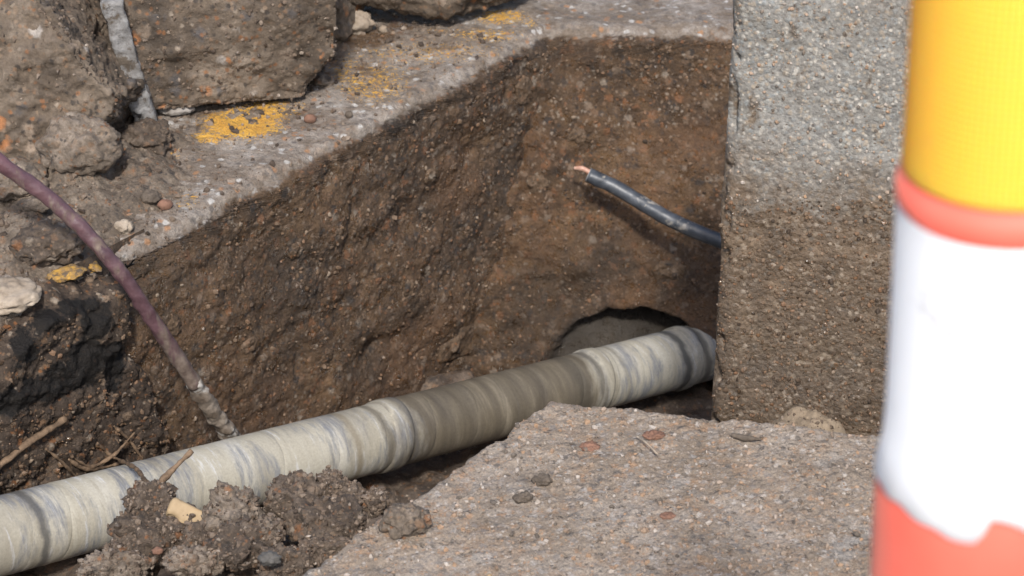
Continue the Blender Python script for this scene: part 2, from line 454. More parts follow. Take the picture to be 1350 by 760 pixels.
def mat_pipe():
    M = Mat("pipe_tape")
    x, y, z = M.xyz()[0:3]
    ang = M.math('ARCTAN2', y, z)
    ringco = M.n("ShaderNodeCombineXYZ", {0: M.math('MULTIPLY_ADD', M.math('COSINE', ang), 0.006, x), 1: M.math('MULTIPLY', y, 0.14), 2: M.math('MULTIPLY', z, 0.14)}).outputs[0]
    smco = M.n("ShaderNodeCombineXYZ", {0: x, 1: M.math('MULTIPLY', y, 0.35), 2: M.math('MULTIPLY', z, 0.35)}).outputs[0]
    base = M.ramp(M.noise(22, 4, 0.5, 0, ringco), [(0.3, (0.285, 0.258, 0.200)), (0.5, (0.345, 0.320, 0.258)), (0.7, (0.395, 0.374, 0.322))])
    rings = M.noise(95, 5, 0.7, 0.0, ringco)
    base = M.mix(M.math('MULTIPLY', M.rng(rings, 0.58, 0.68), 0.5), base, (0.54, 0.55, 0.57))
    base = M.mix(M.math('MULTIPLY', M.rng(rings, 0.44, 0.36), 0.45), base, (0.25, 0.225, 0.175))
    # blue-grey scuffs
    sc = M.math('MULTIPLY', M.rng(M.noise(18, 7, 0.7, 0.3, smco), 0.48, 0.57), M.rng(M.noise(120, 5, 0.7, 0, ringco), 0.36, 0.58))
    base = M.mix(M.math('MULTIPLY', sc, 0.8), base, (0.125, 0.135, 0.155))
    # muddy middle run and tide marks
    soil = M.ramp(M.noise(40, 5, 0.65, 0, ringco), [(0.3, (0.052, 0.040, 0.026)), (0.55, (0.098, 0.079, 0.053)), (0.75, (0.19, 0.16, 0.115))])
    wx = M.math('MULTIPLY_ADD', M.math('SUBTRACT', M.noise(14, 5, 0.65, 0, smco), 0.5), 0.20, x)
    mid = M.math('MULTIPLY', M.rng(wx, PIPE_X[0] - 0.02, PIPE_X[0] + 0.035), M.rng(wx, PIPE_X[1] + 0.02, PIPE_X[1] - 0.03))
    film = M.math('MULTIPLY', M.rng(M.noise(8, 6, 0.65, 0.3, smco), 0.50, 0.70), 0.5)
    c = M.mix(M.math('MAXIMUM', M.math('MULTIPLY', mid, 0.92), film), base, soil)
    # grimy bands round the pipe at the joints
    for bpx, bw, bs, bc in ((33, 0.012, 0.85, (0.075, 0.072, 0.068)), (446, 0.009, 0.55, (0.17, 0.14, 0.095)), (486, 0.013, 0.75, (0.10, 0.085, 0.062)), (520, 0.008, 0.6, (0.09, 0.085, 0.08)), (768, 0.014, 0.75, (0.075, 0.066, 0.052)), (742, 0.024, 0.7, (0.060, 0.052, 0.040)), (800, 0.006, 0.4, (0.13, 0.115, 0.085)), (878, 0.016, 0.85, (0.05, 0.05, 0.048)), (905, 0.012, 0.75, (0.07, 0.066, 0.058)), (926, 0.010, 0.7, (0.08, 0.075, 0.065))):
        wv = M.math('MULTIPLY_ADD', M.math('SUBTRACT', M.noise(30, 4, 0.6, 0, M.raw), 0.5), 0.022, M.math('MULTIPLY_ADD', M.math('COSINE', ang), 0.007, x))
        dd = M.math('ABSOLUTE', M.math('SUBTRACT', wv, pipe_s(bpx) - S0))
        c = M.mix(M.math('MULTIPLY', M.rng(dd, bw, bw * 0.3), bs), c, bc)
    # grime in the seams between turns
    g = M.attr("seam")
    c = M.mix(M.math('MULTIPLY', g, M.rng(M.noise(40, 3), 0.35, 0.6, 0.1, 0.7)), c, (0.075, 0.072, 0.068))
    c = M.mix(0.4, c, M.ramp(M.noise(300, 4), [(0.3, 0.7), (0.7, 1.2)]), 'MULTIPLY')
    h = M.math('ADD', M.math('MULTIPLY', rings, 1.0), M.math('MULTIPLY', M.noise(220, 4), 0.3))
    return M.out(c, M.ramp(rings, [(0.3, 0.5), (0.7, 0.7)]), M.bump(h, 0.10, 0.003), 0.35)

def mat_plain(name, c1, c2, scale=30, rough=0.6, bump=0.3, spec=0.4, third=None, **kw):
    M = Mat(name)
    c = M.ramp(M.noise(scale, 6, 0.65), [(0.35, c1), (0.65, c2)])
    if third: c = M.mix(M.rng(M.noise(scale * 0.6, 6, 0.7, 0.3), 0.54, 0.62), c, third)
    return M.out(c, rough, M.bump(M.noise(scale * 5, 5, 0.7), bump, 0.003), spec, **kw)

def mat_grit(name, stops, rough_lo=0.15, rough_hi=0.8, wet=0.35):
    M = Mat(name)
    g = M.n("ShaderNodeNewGeometry").outputs["Random Per Island"]
    c = M.ramp(g, stops)
    c = M.mix(0.6, c, M.ramp(M.noise(300, 4), [(0.3, 0.6), (0.7, 1.25)]), 'MULTIPLY')
    w = M.math('FRACT', M.math('MULTIPLY', g, 37.0))
    return M.out(c, M.ramp(w, [(wet, rough_lo), (wet + 0.2, rough_hi)]), M.bump(M.noise(400, 3), 0.4, 0.002), 0.4)
def grit_on(parent, V, idx, sizes, mat, seed=1, name="grit", sink=0.15, N=None):
    """small grains stuck to a surface, too many to count: one part"""
    rng = np.random.RandomState(seed); S, F = ico(1)
    n = len(idx); sc = np.asarray(sizes)[:, None, None] * (0.7 + 0.6 * rng.rand(n, 1, 3)) * (1 + 0.22 * rng.normal(size=(n, len(S), 1)))
    c = V[idx]
    Vg = (S[None] * sc + c[:, None, :]).reshape(-1, 3)
    Fg = (F[None] + (np.arange(n) * len(S))[:, None, None]).reshape(-1, 3)
    o = put(name, Vg, Fg, mat, parent=parent, kind='stuff', smooth=False)
    return o
def grain_sizes(rng, n, lo, hi, p=3.0): return lo + (hi - lo) * rng.rand(n) ** p

# ------------------------------------------------------------------ the frame of the trench
K0 = onz(170, 330); K1 = onz(720, 40)
Ldir = K1 - K0; KL = np.linalg.norm(Ldir); U = Ldir / KL          # along the kerb
NT = np.array((U[1], -U[0], 0.0))                                  # from the kerb into the trench
def ku(s, o, z): return K0 + U * s + NT * o + np.array((0, 0, z))
PA = at(0, 707, 3.0); PB = at(900, 471, 4.0)                       # pipe axis
PL = np.linalg.norm(PB - PA); PD = (PB - PA) / PL
PR = 0.0565
def pipe_s(px):                                                    # distance along the axis seen at photo column px
    lo, hi = -1.0, 3.0
    for _ in range(50):
        m = (lo + hi) / 2; p = PA + PD * m - np.array((0, 0, HC))
        d = p[1] * CP - p[2] * SP
        if 675 + FPX * p[0] / d < px: lo = m
        else: hi = m
    return lo
S0 = -0.45                                                          # root of the pipe lies left of the frame
PIPE_X = (pipe_s(500) - S0, pipe_s(770) - S0)
WALL_Y = K1[1]

M_kerb = mat_kerb()
M_block = mat_block("broken_concrete", (0.82, 0.80, 0.78))
M_block2 = mat_block("broken_concrete_dark", (0.72, 0.70, 0.68))
M_slab = mat_slab()
M_post = mat_post()
M_pipe = mat_pipe()
M_soil = mat_mud("trench_soil", (0.030, 0.021, 0.015), (0.075, 0.054, 0.039), (0.14, 0.105, 0.078), BROWN)
M_clod = mat_mud("clod_soil", (0.030, 0.0205, 0.014), (0.080, 0.058, 0.041), (0.165, 0.127, 0.096), BROWN, 9, (0.35, 0.9), 0.9)
M_dryclod = mat_mud("pale_clod_soil", (0.060, 0.044, 0.031), (0.135, 0.105, 0.078), (0.245, 0.20, 0.16), BROWN, 9, (0.5, 0.9), 0.8)
M_loose = mat_mud("loose_soil", (0.050, 0.037, 0.026), (0.125, 0.096, 0.070), (0.25, 0.205, 0.16), BROWN, 8, (0.4, 0.9), 0.8)
M_clay = mat_mud("tunnel_clay", (0.055, 0.046, 0.036), (0.085, 0.074, 0.060), (0.13, 0.115, 0.095), None, 6, (0.35, 0.6), 0.2)
M_stone = mat_plain("pale_stone", (0.19, 0.15, 0.11), (0.33, 0.275, 0.215), 30, 0.8, 0.5, third=(0.22, 0.17, 0.125))
M_greystone = mat_plain("grey_stone", (0.16, 0.14, 0.12), (0.30, 0.28, 0.26), 40, 0.8, 0.5)
M_brick = mat_plain("brick_red", (0.11, 0.058, 0.038), (0.20, 0.105, 0.07), 60, 0.85, 0.5)
M_pebble = mat_plain("dark_pebble", (0.055, 0.042, 0.031), (0.115, 0.09, 0.068), 60, 0.8, 0.4)
M_rootm = mat_plain("twig_bark", (0.06, 0.038, 0.022), (0.19, 0.125, 0.075), 60, 0.8, 0.6)
M_wood = mat_plain("cut_wood", (0.22, 0.155, 0.085), (0.32, 0.235, 0.135), 18, 0.7, 0.3, third=(0.30, 0.20, 0.10))
M_mortar = mat_plain("pale_mortar", (0.13, 0.122, 0.114), (0.28, 0.275, 0.27), 55, 0.9, 1.0, third=(0.085, 0.067, 0.05))
M_gritwet = mat_grit("wet_grit", [(0.0, (0.03, 0.019, 0.011)), (0.35, (0.085, 0.054, 0.032)), (0.72, (0.13, 0.086, 0.054)), (0.88, (0.13, 0.066, 0.032)), (0.96, (0.16, 0.115, 0.078)), (1.0, (0.20, 0.16, 0.12))], 0.09, 0.75, 0.10)
M_gritsoil = mat_grit("soil_grit", [(0.0, (0.04, 0.028, 0.02)), (0.5, (0.11, 0.08, 0.058)), (0.88, (0.15, 0.112, 0.082)), (1.0, (0.21, 0.17, 0.135))], 0.3, 0.9, 0.1)
M_gritslab = mat_grit("slab_grit", [(0.0, (0.08, 0.065, 0.052)), (0.4, (0.20, 0.16, 0.125)), (0.65, (0.26, 0.165, 0.10)), (0.88, (0.28, 0.24, 0.205)), (1.0, (0.35, 0.31, 0.27))], 0.4, 0.95, 0.1)
M_sand = mat_plain("fine_sand", (0.18, 0.135, 0.09), (0.26, 0.205, 0.145), 50, 0.9, 0.8)

# ------------------------------------------------------------------ ground: one sheet to the horizon, dug out along the trench
def spaced(lo, hi, step, far):
    core = np.arange(lo, hi + step / 2, step)
    g = [1.0]; 
    ext = np.cumsum(step * 1.35 ** np.arange(1, 60)); ext = ext[ext < far]
    ext = np.append(ext, far)
    return np.concatenate([lo - ext[::-1], core, hi + ext])
def floor_z(P):
    s = (P - PA[None, :]) @ PD
    return (PA[2] + PD[2] * np.clip(s, -1.0, 1.9)) - PR - 0.055
sa = spaced(-0.7, 1.5, 0.009, 900); sb = spaced(-0.10, 1.25, 0.009, 900)
A, B = np.meshgrid(sa, sb, indexing='ij')
G = K0[None, :] + U[None, :] * A.ravel()[:, None] + NT[None, :] * B.ravel()[:, None]
G[:, 2] = 0
b = B.ravel(); a = A.ravel()
sd = np.minimum.reduce([b + 0.10, (WALL_Y + 0.30) - G[:, 1], np.maximum(0.66 - b, G[:, 1] - 2.44), 1.15 - G[:, 0], a + 1.6])
mask = sstep(sd, 0.0, 0.09)
zt = floor_z(G) + 0.030 * fbm(G, 6, 3, 2) + 0.013 * fbm(G, 25, 4, 3) + 0.004 * stones(G, 60, 4)
flat = -0.135 + 0.004 * fbm(G, 9, 3, 6) * (np.abs(a) < 4)
G[:, 2] = flat * (1 - mask) + zt * mask
put("ground", G, grid_faces(len(sa), len(sb))[:, ::-1], M_soil, kind='structure', loc=(0, 0, 0))

# ------------------------------------------------------------------ concrete kerb with the muddy side (left wall of the trench) and the end wall
def profile(batter):
    """(offset into the trench, height) from the back of the top, over the edge, down the side; then the hidden back"""
    o = np.concatenate([np.linspace(-0.9, -0.55, 30, endpoint=False), np.linspace(-0.55, -0.020, 170)])
    pts = [(x, 0.0) for x in o]
    for t in np.linspace(0, 90, 7)[1:-1]:
        pts.append((-0.020 + 0.020 * math.sin(R(t)), -0.020 + 0.020 * math.cos(R(t))))
    for z in np.concatenate([np.linspace(-0.020, -0.80, 250), [-0.95]]):
        pts.append((batter(-z), z))
    pts += [(0.0, -1.0), (-0.9, -1.0), (-0.905, -0.5)]
    return np.array(pts)
def dents(P, lst, normal):
    """hand-placed hollows and bosses seen on the walls: (point, radius, depth)"""
    d = np.zeros(len(P))
    for c, r, dep in lst:
        q = P - c[None, :]; q = q - (q @ normal)[:, None] * normal[None, :] * 0.8
        d += dep * np.exp(-np.sum(q * q, axis=1) / (r * r))
    return d
def wall_paint(P):
    spots = [(318, 163, 62, 24, 1.0), (350, 148, 40, 20, .85), (275, 180, 30, 10, .8), (490, 110, 70, 40, .57), (455, 95, 40, 30, .52), (660, 24, 42, 12, .72), (700, 30, 16, 14, .55),
             (640, 48, 70, 14, .54), (560, 70, 140, 22, .50), (590, 42, 50, 10, .45), (85, 362, 26, 9, .9), (70, 372, 18, 8, .8), (124, 343, 7, 16, .85), (245, 262, 26, 18, .5), (230, 200, 16, 12, .5),
             (385, 142, 30, 20, .48), (225, 180, 40, 12, .46), (330, 120, 30, 10, .5)]
    px, py = pix(P)
    out = np.zeros(len(P))
    for x, y, ra, rb, v in spots:
        out = np.maximum(out, v * np.exp(-(((px - x) / ra) ** 2 + ((py - y) / rb) ** 2) ** 1.5))
    return out
def wall_mesh(kind):
    if kind == 'kerb':
        batter = lambda h: 0.006 + 0.03 * h
        s = np.concatenate([np.linspace(-1.3, -0.35, 90, endpoint=False), np.linspace(-0.35, 1.0, 400)])
        s = (s + 1.3) / 2.3                                # 0..1
    else:
        batter = lambda h: 0.004 + 0.20 * min(1, max(0, h / 0.56)) ** 1.3
        s = np.concatenate([np.linspace(0, 0.62, 260, endpoint=False), np.linspace(0.62, 1.0, 40)])
    pr = profile(batter)
    nrm2 = np.gradient(pr, axis=0); nrm2 /= np.linalg.norm(nrm2, axis=1)[:, None]
    n2 = np.stack([-nrm2[:, 1], nrm2[:, 0]], 1)
    S, Q = np.meshgrid(s, np.arange(len(pr)), indexing='ij')
    S = S.ravel(); q = Q.ravel(); o = pr[q, 0]; z = pr[q, 1]
    E = np.array((1.0, 0.0, 0.0)); N2 = np.array((0, -1.0, 0))
    mx = (1 - 0.0 - (-NT[1])) / NT[0]                       # miter of the inner corner
    mit = np.array((mx, -1.0, 0)); k1 = mit @ U; k2 = mit @ E
    deep = sstep(-z, 0.004, 0.05)
    if kind == 'kerb':
        end = KL + np.minimum(o, 0) * k1 + 0.16 * deep
        along = -1.3 + (end + 1.3) * S
        P = K0 + U * along[:, None] + NT * o[:, None]
        NN = NT
    else:
        start = np.minimum(o, 0) * k2 - 0.20 * deep
        along = start + (1.6 - start) * S
        P = K1 + E * along[:, None] + N2 * o[:, None]
        NN = N2
    P[:, 2] = z
    N = NN[None, :] * n2[q, 0][:, None]; N[:, 2] = n2[q, 1]
    side = sstep(-z + 0.006 * fbm(P, 16, 4, 9), 0.002, 0.030)
    sc = 0.42 if kind == 'kerb' else 0.6
    d = (0.006 + 0.012 * side * sc) * fbm(P, 5, 3, 11) + (0.003 + 0.005 * side * sc) * fbm(P, 19, 4, 12) + (0.0012 + 0.0016 * side * sc) * stones(P, 55, 13) \
        + (0.0009 + 0.0007 * side) * stones(P, 130, 14) + 0.0011 * fbm(P, 150, 2, 15)
    if kind == 'kerb': d += 0.045 * np.exp(-np.maximum(KL + 0.02 - along, 0) / 0.07) * deep * (0.7 + 0.8 * fbm(P, 9, 3, 18))
    else: d += 0.045 * np.exp(-np.maximum(along, 0) / 0.07) * deep * (0.7 + 0.8 * fbm(P, 9, 3, 18))
    d += 0.006 * fbm(P, 28, 4, 19) * np.exp(-((o + 0.005) / 0.03) ** 2) * (z > -0.05)
    d += -0.007 * np.clip(fbm(P, 9, 3, 17, ridged=True) - 0.95, 0, 1) * side
    if kind == 'kerb':
        L = [(ku(*g), r, dep) for g, r, dep in [((0.62, 0, -0.20), .05, -.018), ((0.5, 0, -0.42), .04, -.02), ((0.70, 0, -0.42), .06, .02), ((0.30, 0, -0.10), .05, -.01),
             ((0.28, 0, -0.33), .08, -.012), ((0.80, 0, -0.15), .045, -.016), ((0.88, 0, -0.33), .05, .015), ((0.15, 0, -0.15), .06, .01)]]
        d += dents(P, L, NT) * side
        d += -0.02 * np.exp(-((along + 0.05) / 0.12) ** 2) * np.exp(-(o / 0.05) ** 2) * (z > -0.06)       # broken edge near the tar
    else:
        L = [(ony(px, py, WALL_Y - 0.1), r, dep) for px, py, r, dep in [(745, 375, .035, -.03), (725, 330, .02, -.02), (780, 330, .05, .012), (880, 350, .05, .012), (860, 130, .05, -.012),
             (930, 190, .03, -.015), (800, 90, .06, .01), (745, 250, .04, .012)]]
        d += dents(P, L, N2) * side
    P2 = P + N * d[:, None]
    front = (q >= 190) & (q < len(pr) - 3)
    if kind != 'kerb':
        # the hole where the pipe goes through: an arched hollow
        c = ony(826, 500, WALL_Y - 0.17)
        X = P[:, 0] - c[0]; Z = P[:, 2] - c[2]
        w = 0.182 + 0.01 * fbm(P, 9, 3, 31); hgt = 0.152 + 0.006 * fbm(P, 22, 3, 32)
        ra = np.sqrt((X / w) ** 2 + (np.maximum(Z, 0) / hgt) ** 2)
        cav = 1 - sstep(ra + 0.03 * fbm(P, 40, 3, 35), 0.80, 1.05)
        cav = cav * front
        smoothP = P + N * (0.010 * fbm(P, 10, 3, 33) + 0.004 * fbm(P, 45, 4, 34))[:, None]
        inn = smoothP + np.array((0.0, 1.0, 0))[None, :] * (cav * (0.030 + 0.085 * np.clip(Z / hgt, 0, 1) ** 1.5 + 0.11 * np.clip(X / w, -0.25, 1)))[:, None]
        P2 = np.where((cav > 0.0)[:, None], P2 * (1 - cav[:, None]) + inn * cav[:, None], P2)
        P2 = np.where((cav >= 0.999)[:, None], inn, P2)
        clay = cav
    else:
        clay = np.zeros(len(P))
    mud = side * 0.9 + 0.1 * front
    mud = np.where(z > -0.0005, np.clip(0.22 + 0.42 * fbm(P, 8, 4, 21), 0, 0.55), np.maximum(mud, np.clip(0.25 + 0.3 * fbm(P, 20, 3, 23), 0, 0.5)))
    # soil-stained back of the top, cleaner lip along the edge
    backs = sstep(-o, 0.10, 0.22) * (z > -0.02)
    mud = np.maximum(mud, backs * np.clip(0.42 + 0.5 * fbm(P, 9, 3, 22), 0, 0.75))
    F = grid_faces(len(s), len(pr), True)
    cap = []
    V = P2
    paint = wall_paint(P) * (1 - side) if kind == 'kerb' else 0.6 * wall_paint(P) * (1 - side)
    tri = np.concatenate([F[:, [0, 1, 2]], F[:, [0, 2, 3]]])
    nv, ns = len(pr), len(s)
    for i0 in (0, ns - 1):
        cen = np.array([[V[i0 * nv:(i0 + 1) * nv, k].mean() for k in range(3)]])
        k = np.arange(nv); kk = (k + 1) % nv
        t = np.stack([np.full(nv, len(V)), i0 * nv + k, i0 * nv + kk], 1)
        V = np.concatenate([V, cen]); tri = np.concatenate([tri, t if i0 == 0 else t[:, ::-1]])
        mud = np.append(mud, 1); paint = np.append(paint, 0); clay = np.append(clay, 0)
    return V, tri[:, ::-1], {"mud": mud, "paint": paint, "clay": clay}
kv, kf, ka = wall_mesh('kerb')
KERB = put("concrete_kerb", kv, kf, M_kerb, "long concrete kerb with worn yellow paint on its grey top and a wet brown muddy side", "kerb", attrs=ka, loc=tuple(K0))
ev, ef, ea = wall_mesh('end')
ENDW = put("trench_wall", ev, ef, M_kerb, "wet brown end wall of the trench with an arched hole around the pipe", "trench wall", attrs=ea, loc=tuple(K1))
_r = np.random.RandomState(3)
def wall_grit(o, V, at_, n, seed):
    px, py = pix(V); m = np.nonzero((at_["mud"] > 0.6) & (at_["clay"] < 0.05) & (px > -60) & (px < 1100) & (py < 620) & (py > 10))[0]
    grit_on(o, V, _r.choice(m, n), grain_sizes(_r, n, 0.0007, 0.0040, 3.8), M_gritwet, seed)
wall_grit(KERB, kv, ka, 6000, 1)
wall_grit(ENDW, ev, ea, 3500, 2)
EBVH = BVHTree.FromPolygons([tuple(v) for v in ev.tolist()], ef.tolist())
_kb = BVHTree.FromPolygons([tuple(v) for v in kv.tolist()], kf.tolist())
M_embed = mat_mud("embedded_stone", (0.035, 0.021, 0.011), (0.078, 0.048, 0.026), (0.15, 0.10, 0.062), BROWN, 14, (0.2, 0.8), 0.8)
for k, (px, py, w, h, wall) in enumerate([(600, 452, 78, 50, 'k'), (708, 243, 30, 26, 'e'), (882, 358, 44, 30, 'e'), (655, 395, 34, 24, 'k'), (475, 300, 30, 26, 'k'), (540, 380, 22, 24, 'k'),
        (690, 120, 34, 44, 'k'), (390, 330, 26, 22, 'k'), (330, 455, 34, 22, 'k'), (430, 470, 24, 20, 'k'), (760, 180, 26, 24, 'e'), (570, 230, 28, 22, 'k'), (230, 430, 24, 28, 'k')]):
    o_ = Vector((0, 0, HC)); d_ = (Vector(at(px, py, 1.0)) - o_).normalized()
    h_ = (EBVH if wall == 'e' else _kb).ray_cast(o_, d_)
    if h_[0] is None: continue
    w_ = w * h_[3] / FPX / 2; hh_ = h * h_[3] / FPX / 2
    Vq, Fq = clod(w_, min(w_, hh_) * 0.32, hh_, 300 + k * 3, 4, 0.8, 140)
    Vq = rot(Vq, 0, 0, (52 if wall == 'k' else 0)) + np.array(h_[0])
    put("stone", Vq, Fq, M_embed, parent=(ENDW if wall == 'e' else KERB))
KBVH = BVHTree.FromPolygons([tuple(v) for v in kv.tolist()], kf.tolist())

# ------------------------------------------------------------------ dark soil bank with tar at the left end of the kerb's side
nu, nv = 210, 200
A, Z = np.meshgrid(np.linspace(-0.75, 0.06, nu), np.linspace(0.0, -0.62, nv), indexing='ij')
A = A.ravel(); Z = Z.ravel()
base = K0[None, :] + U[None, :] * A[:, None]; base[:, 2] = Z
edge = 0.0 + 0.018 * fbm(base, 12, 4, 41) + 0.02 * np.sin(Z * 14)
msk = sstep(edge - A, -0.012, 0.022) * sstep(-Z + 0.03 * fbm(base, 12, 3, 42), 0.01, 0.05)
prot = -0.03 + msk * (0.060 + 0.035 * sstep(-Z, 0.25, 0.55) + 0.013 * fbm(base, 8, 3, 43) + 0.008 * fbm(base, 26, 5, 44, 0.65) + 0.003 * stones(base, 70, 45) + 0.003 * stones(base, 150, 46))
Vb = base + NT[None, :] * prot[:, None]; Vb[:, 2] += 0.012 * fbm(base, 14, 3, 47) * (Z < -0.02)
tar = np.zeros(len(base))
bx, by = pix(Vb)
for x, y, ra, rb in [(128, 425, 26, 34), (118, 470, 34, 32), (90, 500, 40, 26), (55, 515, 36, 24), (30, 460, 20, 30), (15, 530, 30, 22), (62, 420, 26, 22), (100, 405, 40, 14), (150, 480, 18, 40)]:
    tar = np.maximum(tar, np.exp(-(((bx - x) / ra) ** 2 + ((by - y) / rb) ** 2)))
def mat_bank():
    M = Mat("tarry_soil")
    c = mud_color(M, (0.024, 0.018, 0.014), (0.058, 0.042, 0.031), (0.125, 0.092, 0.066), 7)
    c, d = grains(M, c, 75, BROWN, 0.22)
    c, d = grains(M, c, 170, BROWN, 0.25, 0.010)
    t = M.math('MULTIPLY_ADD', M.math('SUBTRACT', M.noise(38, 6, 0.7), 0.5), 1.9, M.attr("tar"))
    t = M.rng(t, 0.42, 0.56)
    c = M.mix(M.math('MULTIPLY', t, 0.93), c, (0.008, 0.0072, 0.0066))
    fine = M.noise(260, 5, 0.7)
    c = M.mix(0.65, c, M.ramp(fine, [(0.3, 0.5), (0.7, 1.3)]), 'MULTIPLY')
    r = M.mix(t, wet_rough(M, 45, 0.4, 0.9), (0.62, 0.62, 0.62))
    return M.out(c, r, M.bump(M.math('ADD', M.noise(110, 6, 0.72), M.math('MULTIPLY', fine, 0.5)), 0.8, 0.006), 0.2)
BKF = grid_faces(nu, nv)
BKB = BVHTree.FromPolygons([tuple(v) for v in Vb.tolist()], BKF.tolist())
def on_bank(px, py, lift=0.012):
    o = Vector((0, 0, HC)); d = (Vector(at(px, py, 1.0)) - o).normalized()
    h = BKB.ray_cast(o, d)
    return np.array(o + d * ((h[3] if h[0] is not None else 3.1) - lift))
BANK = put("soil_bank", Vb, grid_faces(nu, nv), mat_bank(), "dark crumbling soil bank streaked with black tar below the kerb", "soil bank", attrs={"tar": tar})

_m = np.nonzero((msk > 0.5) & (bx > -40) & (tar < 0.35))[0]
grit_on(BANK, Vb, _r.choice(_m, 2600), grain_sizes(_r, 2600, 0.0009, 0.0045, 3.2), M_gritwet, 41)

# ------------------------------------------------------------------ loose soil lying on the kerb's top
nu, nv = 300, 170
A, O = np.meshgrid(np.linspace(-0.75, 0.75, nu), np.linspace(-0.62, 0.0, nv), indexing='ij')
base = K0[None, :] + U[None, :] * A.ravel()[:, None] + NT[None, :] * O.ravel()[:, None]
def gauss(P, px, py, ra, rb, v):
    q = P - onz(px, py); return v * np.exp(-((q[:, 0] / ra) ** 2 + (q[:, 1] / rb) ** 2))
hh = np.zeros(len(base))
for g in [(60, 235, .16, .10, .045), (150, 250, .10, .08, .022), (30, 330, .09, .07, .030), (180, 215, .07, .06, .016), (20, 280, .12, .08, .03), (95, 300, .09, .05, .014),
          (225, 185, .06, .05, .014), (440, 60, .07, .10, .016), (540, 40, .20, .05, .014), (410, 125, .05, .04, .010), (620, 40, .10, .04, .008), (300, 150, .15, .06, .010)]:
    hh += gauss(base, *g)
edge = sstep(-O.ravel(), 0.012, 0.06)
zz = -0.016 + edge * (hh * (1 + 0.5 * fbm(base, 12, 3, 51)) + 0.007 * fbm(base, 22, 4, 52) + np.minimum(hh / 0.012, 1) * (0.008 * stones(base, 38, 53) + 0.005 * stones(base, 90, 54)))
zz = zz - 0.035 * sstep(O.ravel(), -0.04, -0.005)
Vl = base.copy(); Vl[:, 2] = zz
lf = grid_faces(nu, nv)
put("loose_soil", Vl, lf, M_loose, "loose brown soil strewn over the kerb top around the broken blocks", "soil", kind='stuff')
LBVH = BVHTree.FromPolygons([tuple(v) for v in Vl.tolist()], lf.tolist())
def top_z(x, y):
    z = -0.02
    for t in (KBVH, LBVH):
        h = t.ray_cast(Vector((x, y, 0.15)), Vector((0, 0, -1)))
        if h[0] is not None: z = max(z, h[0].z)
    return z

# ------------------------------------------------------------------ broken concrete blocks on the kerb
def place(V, rx, ry, rz, foot, sink=0.01):
    V = rot(V, rx, ry, rz); V[:, 2] -= V[:, 2].min() + sink
    return V + np.array((foot[0], foot[1], 0))
f = onz(85, 218)
V, F = chunk((0.42, 0.28, 0.34), 0.0038, 0.007, [((0.80, -0.15, 0.62), 0.075), ((-0.2, -1.0, 0.35), 0.120), ((0.9, -0.4, -0.5), 0.185)], 61, (0.006, 0.006, 0.004), 75)
BA = put("concrete_block", place(V, -8, 3, 12, f + np.array((-0.060, 0.095, 0))), F, M_block, "rough broken concrete block leaning at the left end of the kerb, beside the purple conduit", "concrete block", "broken concrete blocks on the kerb")
f = onz(306, 158)
V, F = chunk((0.345, 0.22, 0.30), 0.0038, 0.006, [((0.12, -1.0, -0.30), 0.112), ((-0.97, 0.1, -0.35), 0.165), ((0.8, -0.3, -0.7), 0.19)], 62, (0.004, 0.003, 0.0022), 90)
Vp = place(V, -7, 2, 12, f + np.array((-0.018, 0.115, 0)))
BB = put("concrete_block", Vp, F, M_block, "squarish brown concrete block with a whitish mortar edge standing on the kerb", "concrete block", "broken concrete blocks on the kerb")
V, F = chunk((0.034, 0.20, 0.27), 0.004, 0.004, [((-0.6, -1, -0.5), 0.11)], 63, (0.004, 0.0035, 0.0006), 90)
Vm = rot(V, 2, -9, 10)
c = ony(172, 68, f[1] + 0.045)
put("mortar_face", Vm + c, F, M_mortar, "whitish mortar edge", parent=BB)
f = onz(575, 44)
V, F = chunk((0.36, 0.2, 0.16), 0.005, 0.03, [((0.3, -1, -0.5), 0.11), ((0.9, -0.6, -0.3), 0.15)], 64, (0.016, 0.007, 0.004), 60)
put("concrete_block", place(V, 8, 3, 3, f + np.array((0.01, 0.10, 0)), -0.012), F, M_block2, "dark wet concrete block cut off by the top of the photo, overhanging the yellow-stained kerb", "concrete block", "broken concrete blocks on the kerb")
f = onz(418, 66)
V, F = chunk((0.10, 0.16, 0.22), 0.006, 0.02, [((0.6, -1, 0.2), 0.08)], 65, (0.015, 0.008, 0.004), 60)
put("concrete_block", place(V, 4, -6, -8, f + np.array((0.0, 0.09, 0))), F, M_block2, "narrow dark chunk wedged between two concrete blocks behind the white stone", "concrete block", "broken concrete blocks on the kerb")
f = onz(120, 140)
V, F = chunk((0.16, 0.14, 0.30), 0.006, 0.02, [((0.3, -1, 0.2), 0.07)], 66, (0.015, 0.008, 0.004), 60)
put("concrete_block", place(V, 5, 3, 10, f + np.array((0.02, 0.11, 0))), F, M_block2, "dark brown chunk standing in the gap behind the two big blocks", "concrete block", "broken concrete blocks on the kerb")

for k, o in enumerate((BA, BB)):
    n = len(o.data.vertices); Vw = np.empty(n * 3, dtype=np.float32); o.data.vertices.foreach_get("co", Vw); Vw = Vw.reshape(-1, 3) + np.array(o.location)
    px, py = pix(Vw); m = np.nonzero(py > -40)[0]
    grit_on(o, Vw, _r.choice(m, 2600), grain_sizes(_r, 2600, 0.0008, 0.0040, 3.8), M_gritsoil, 30 + k)

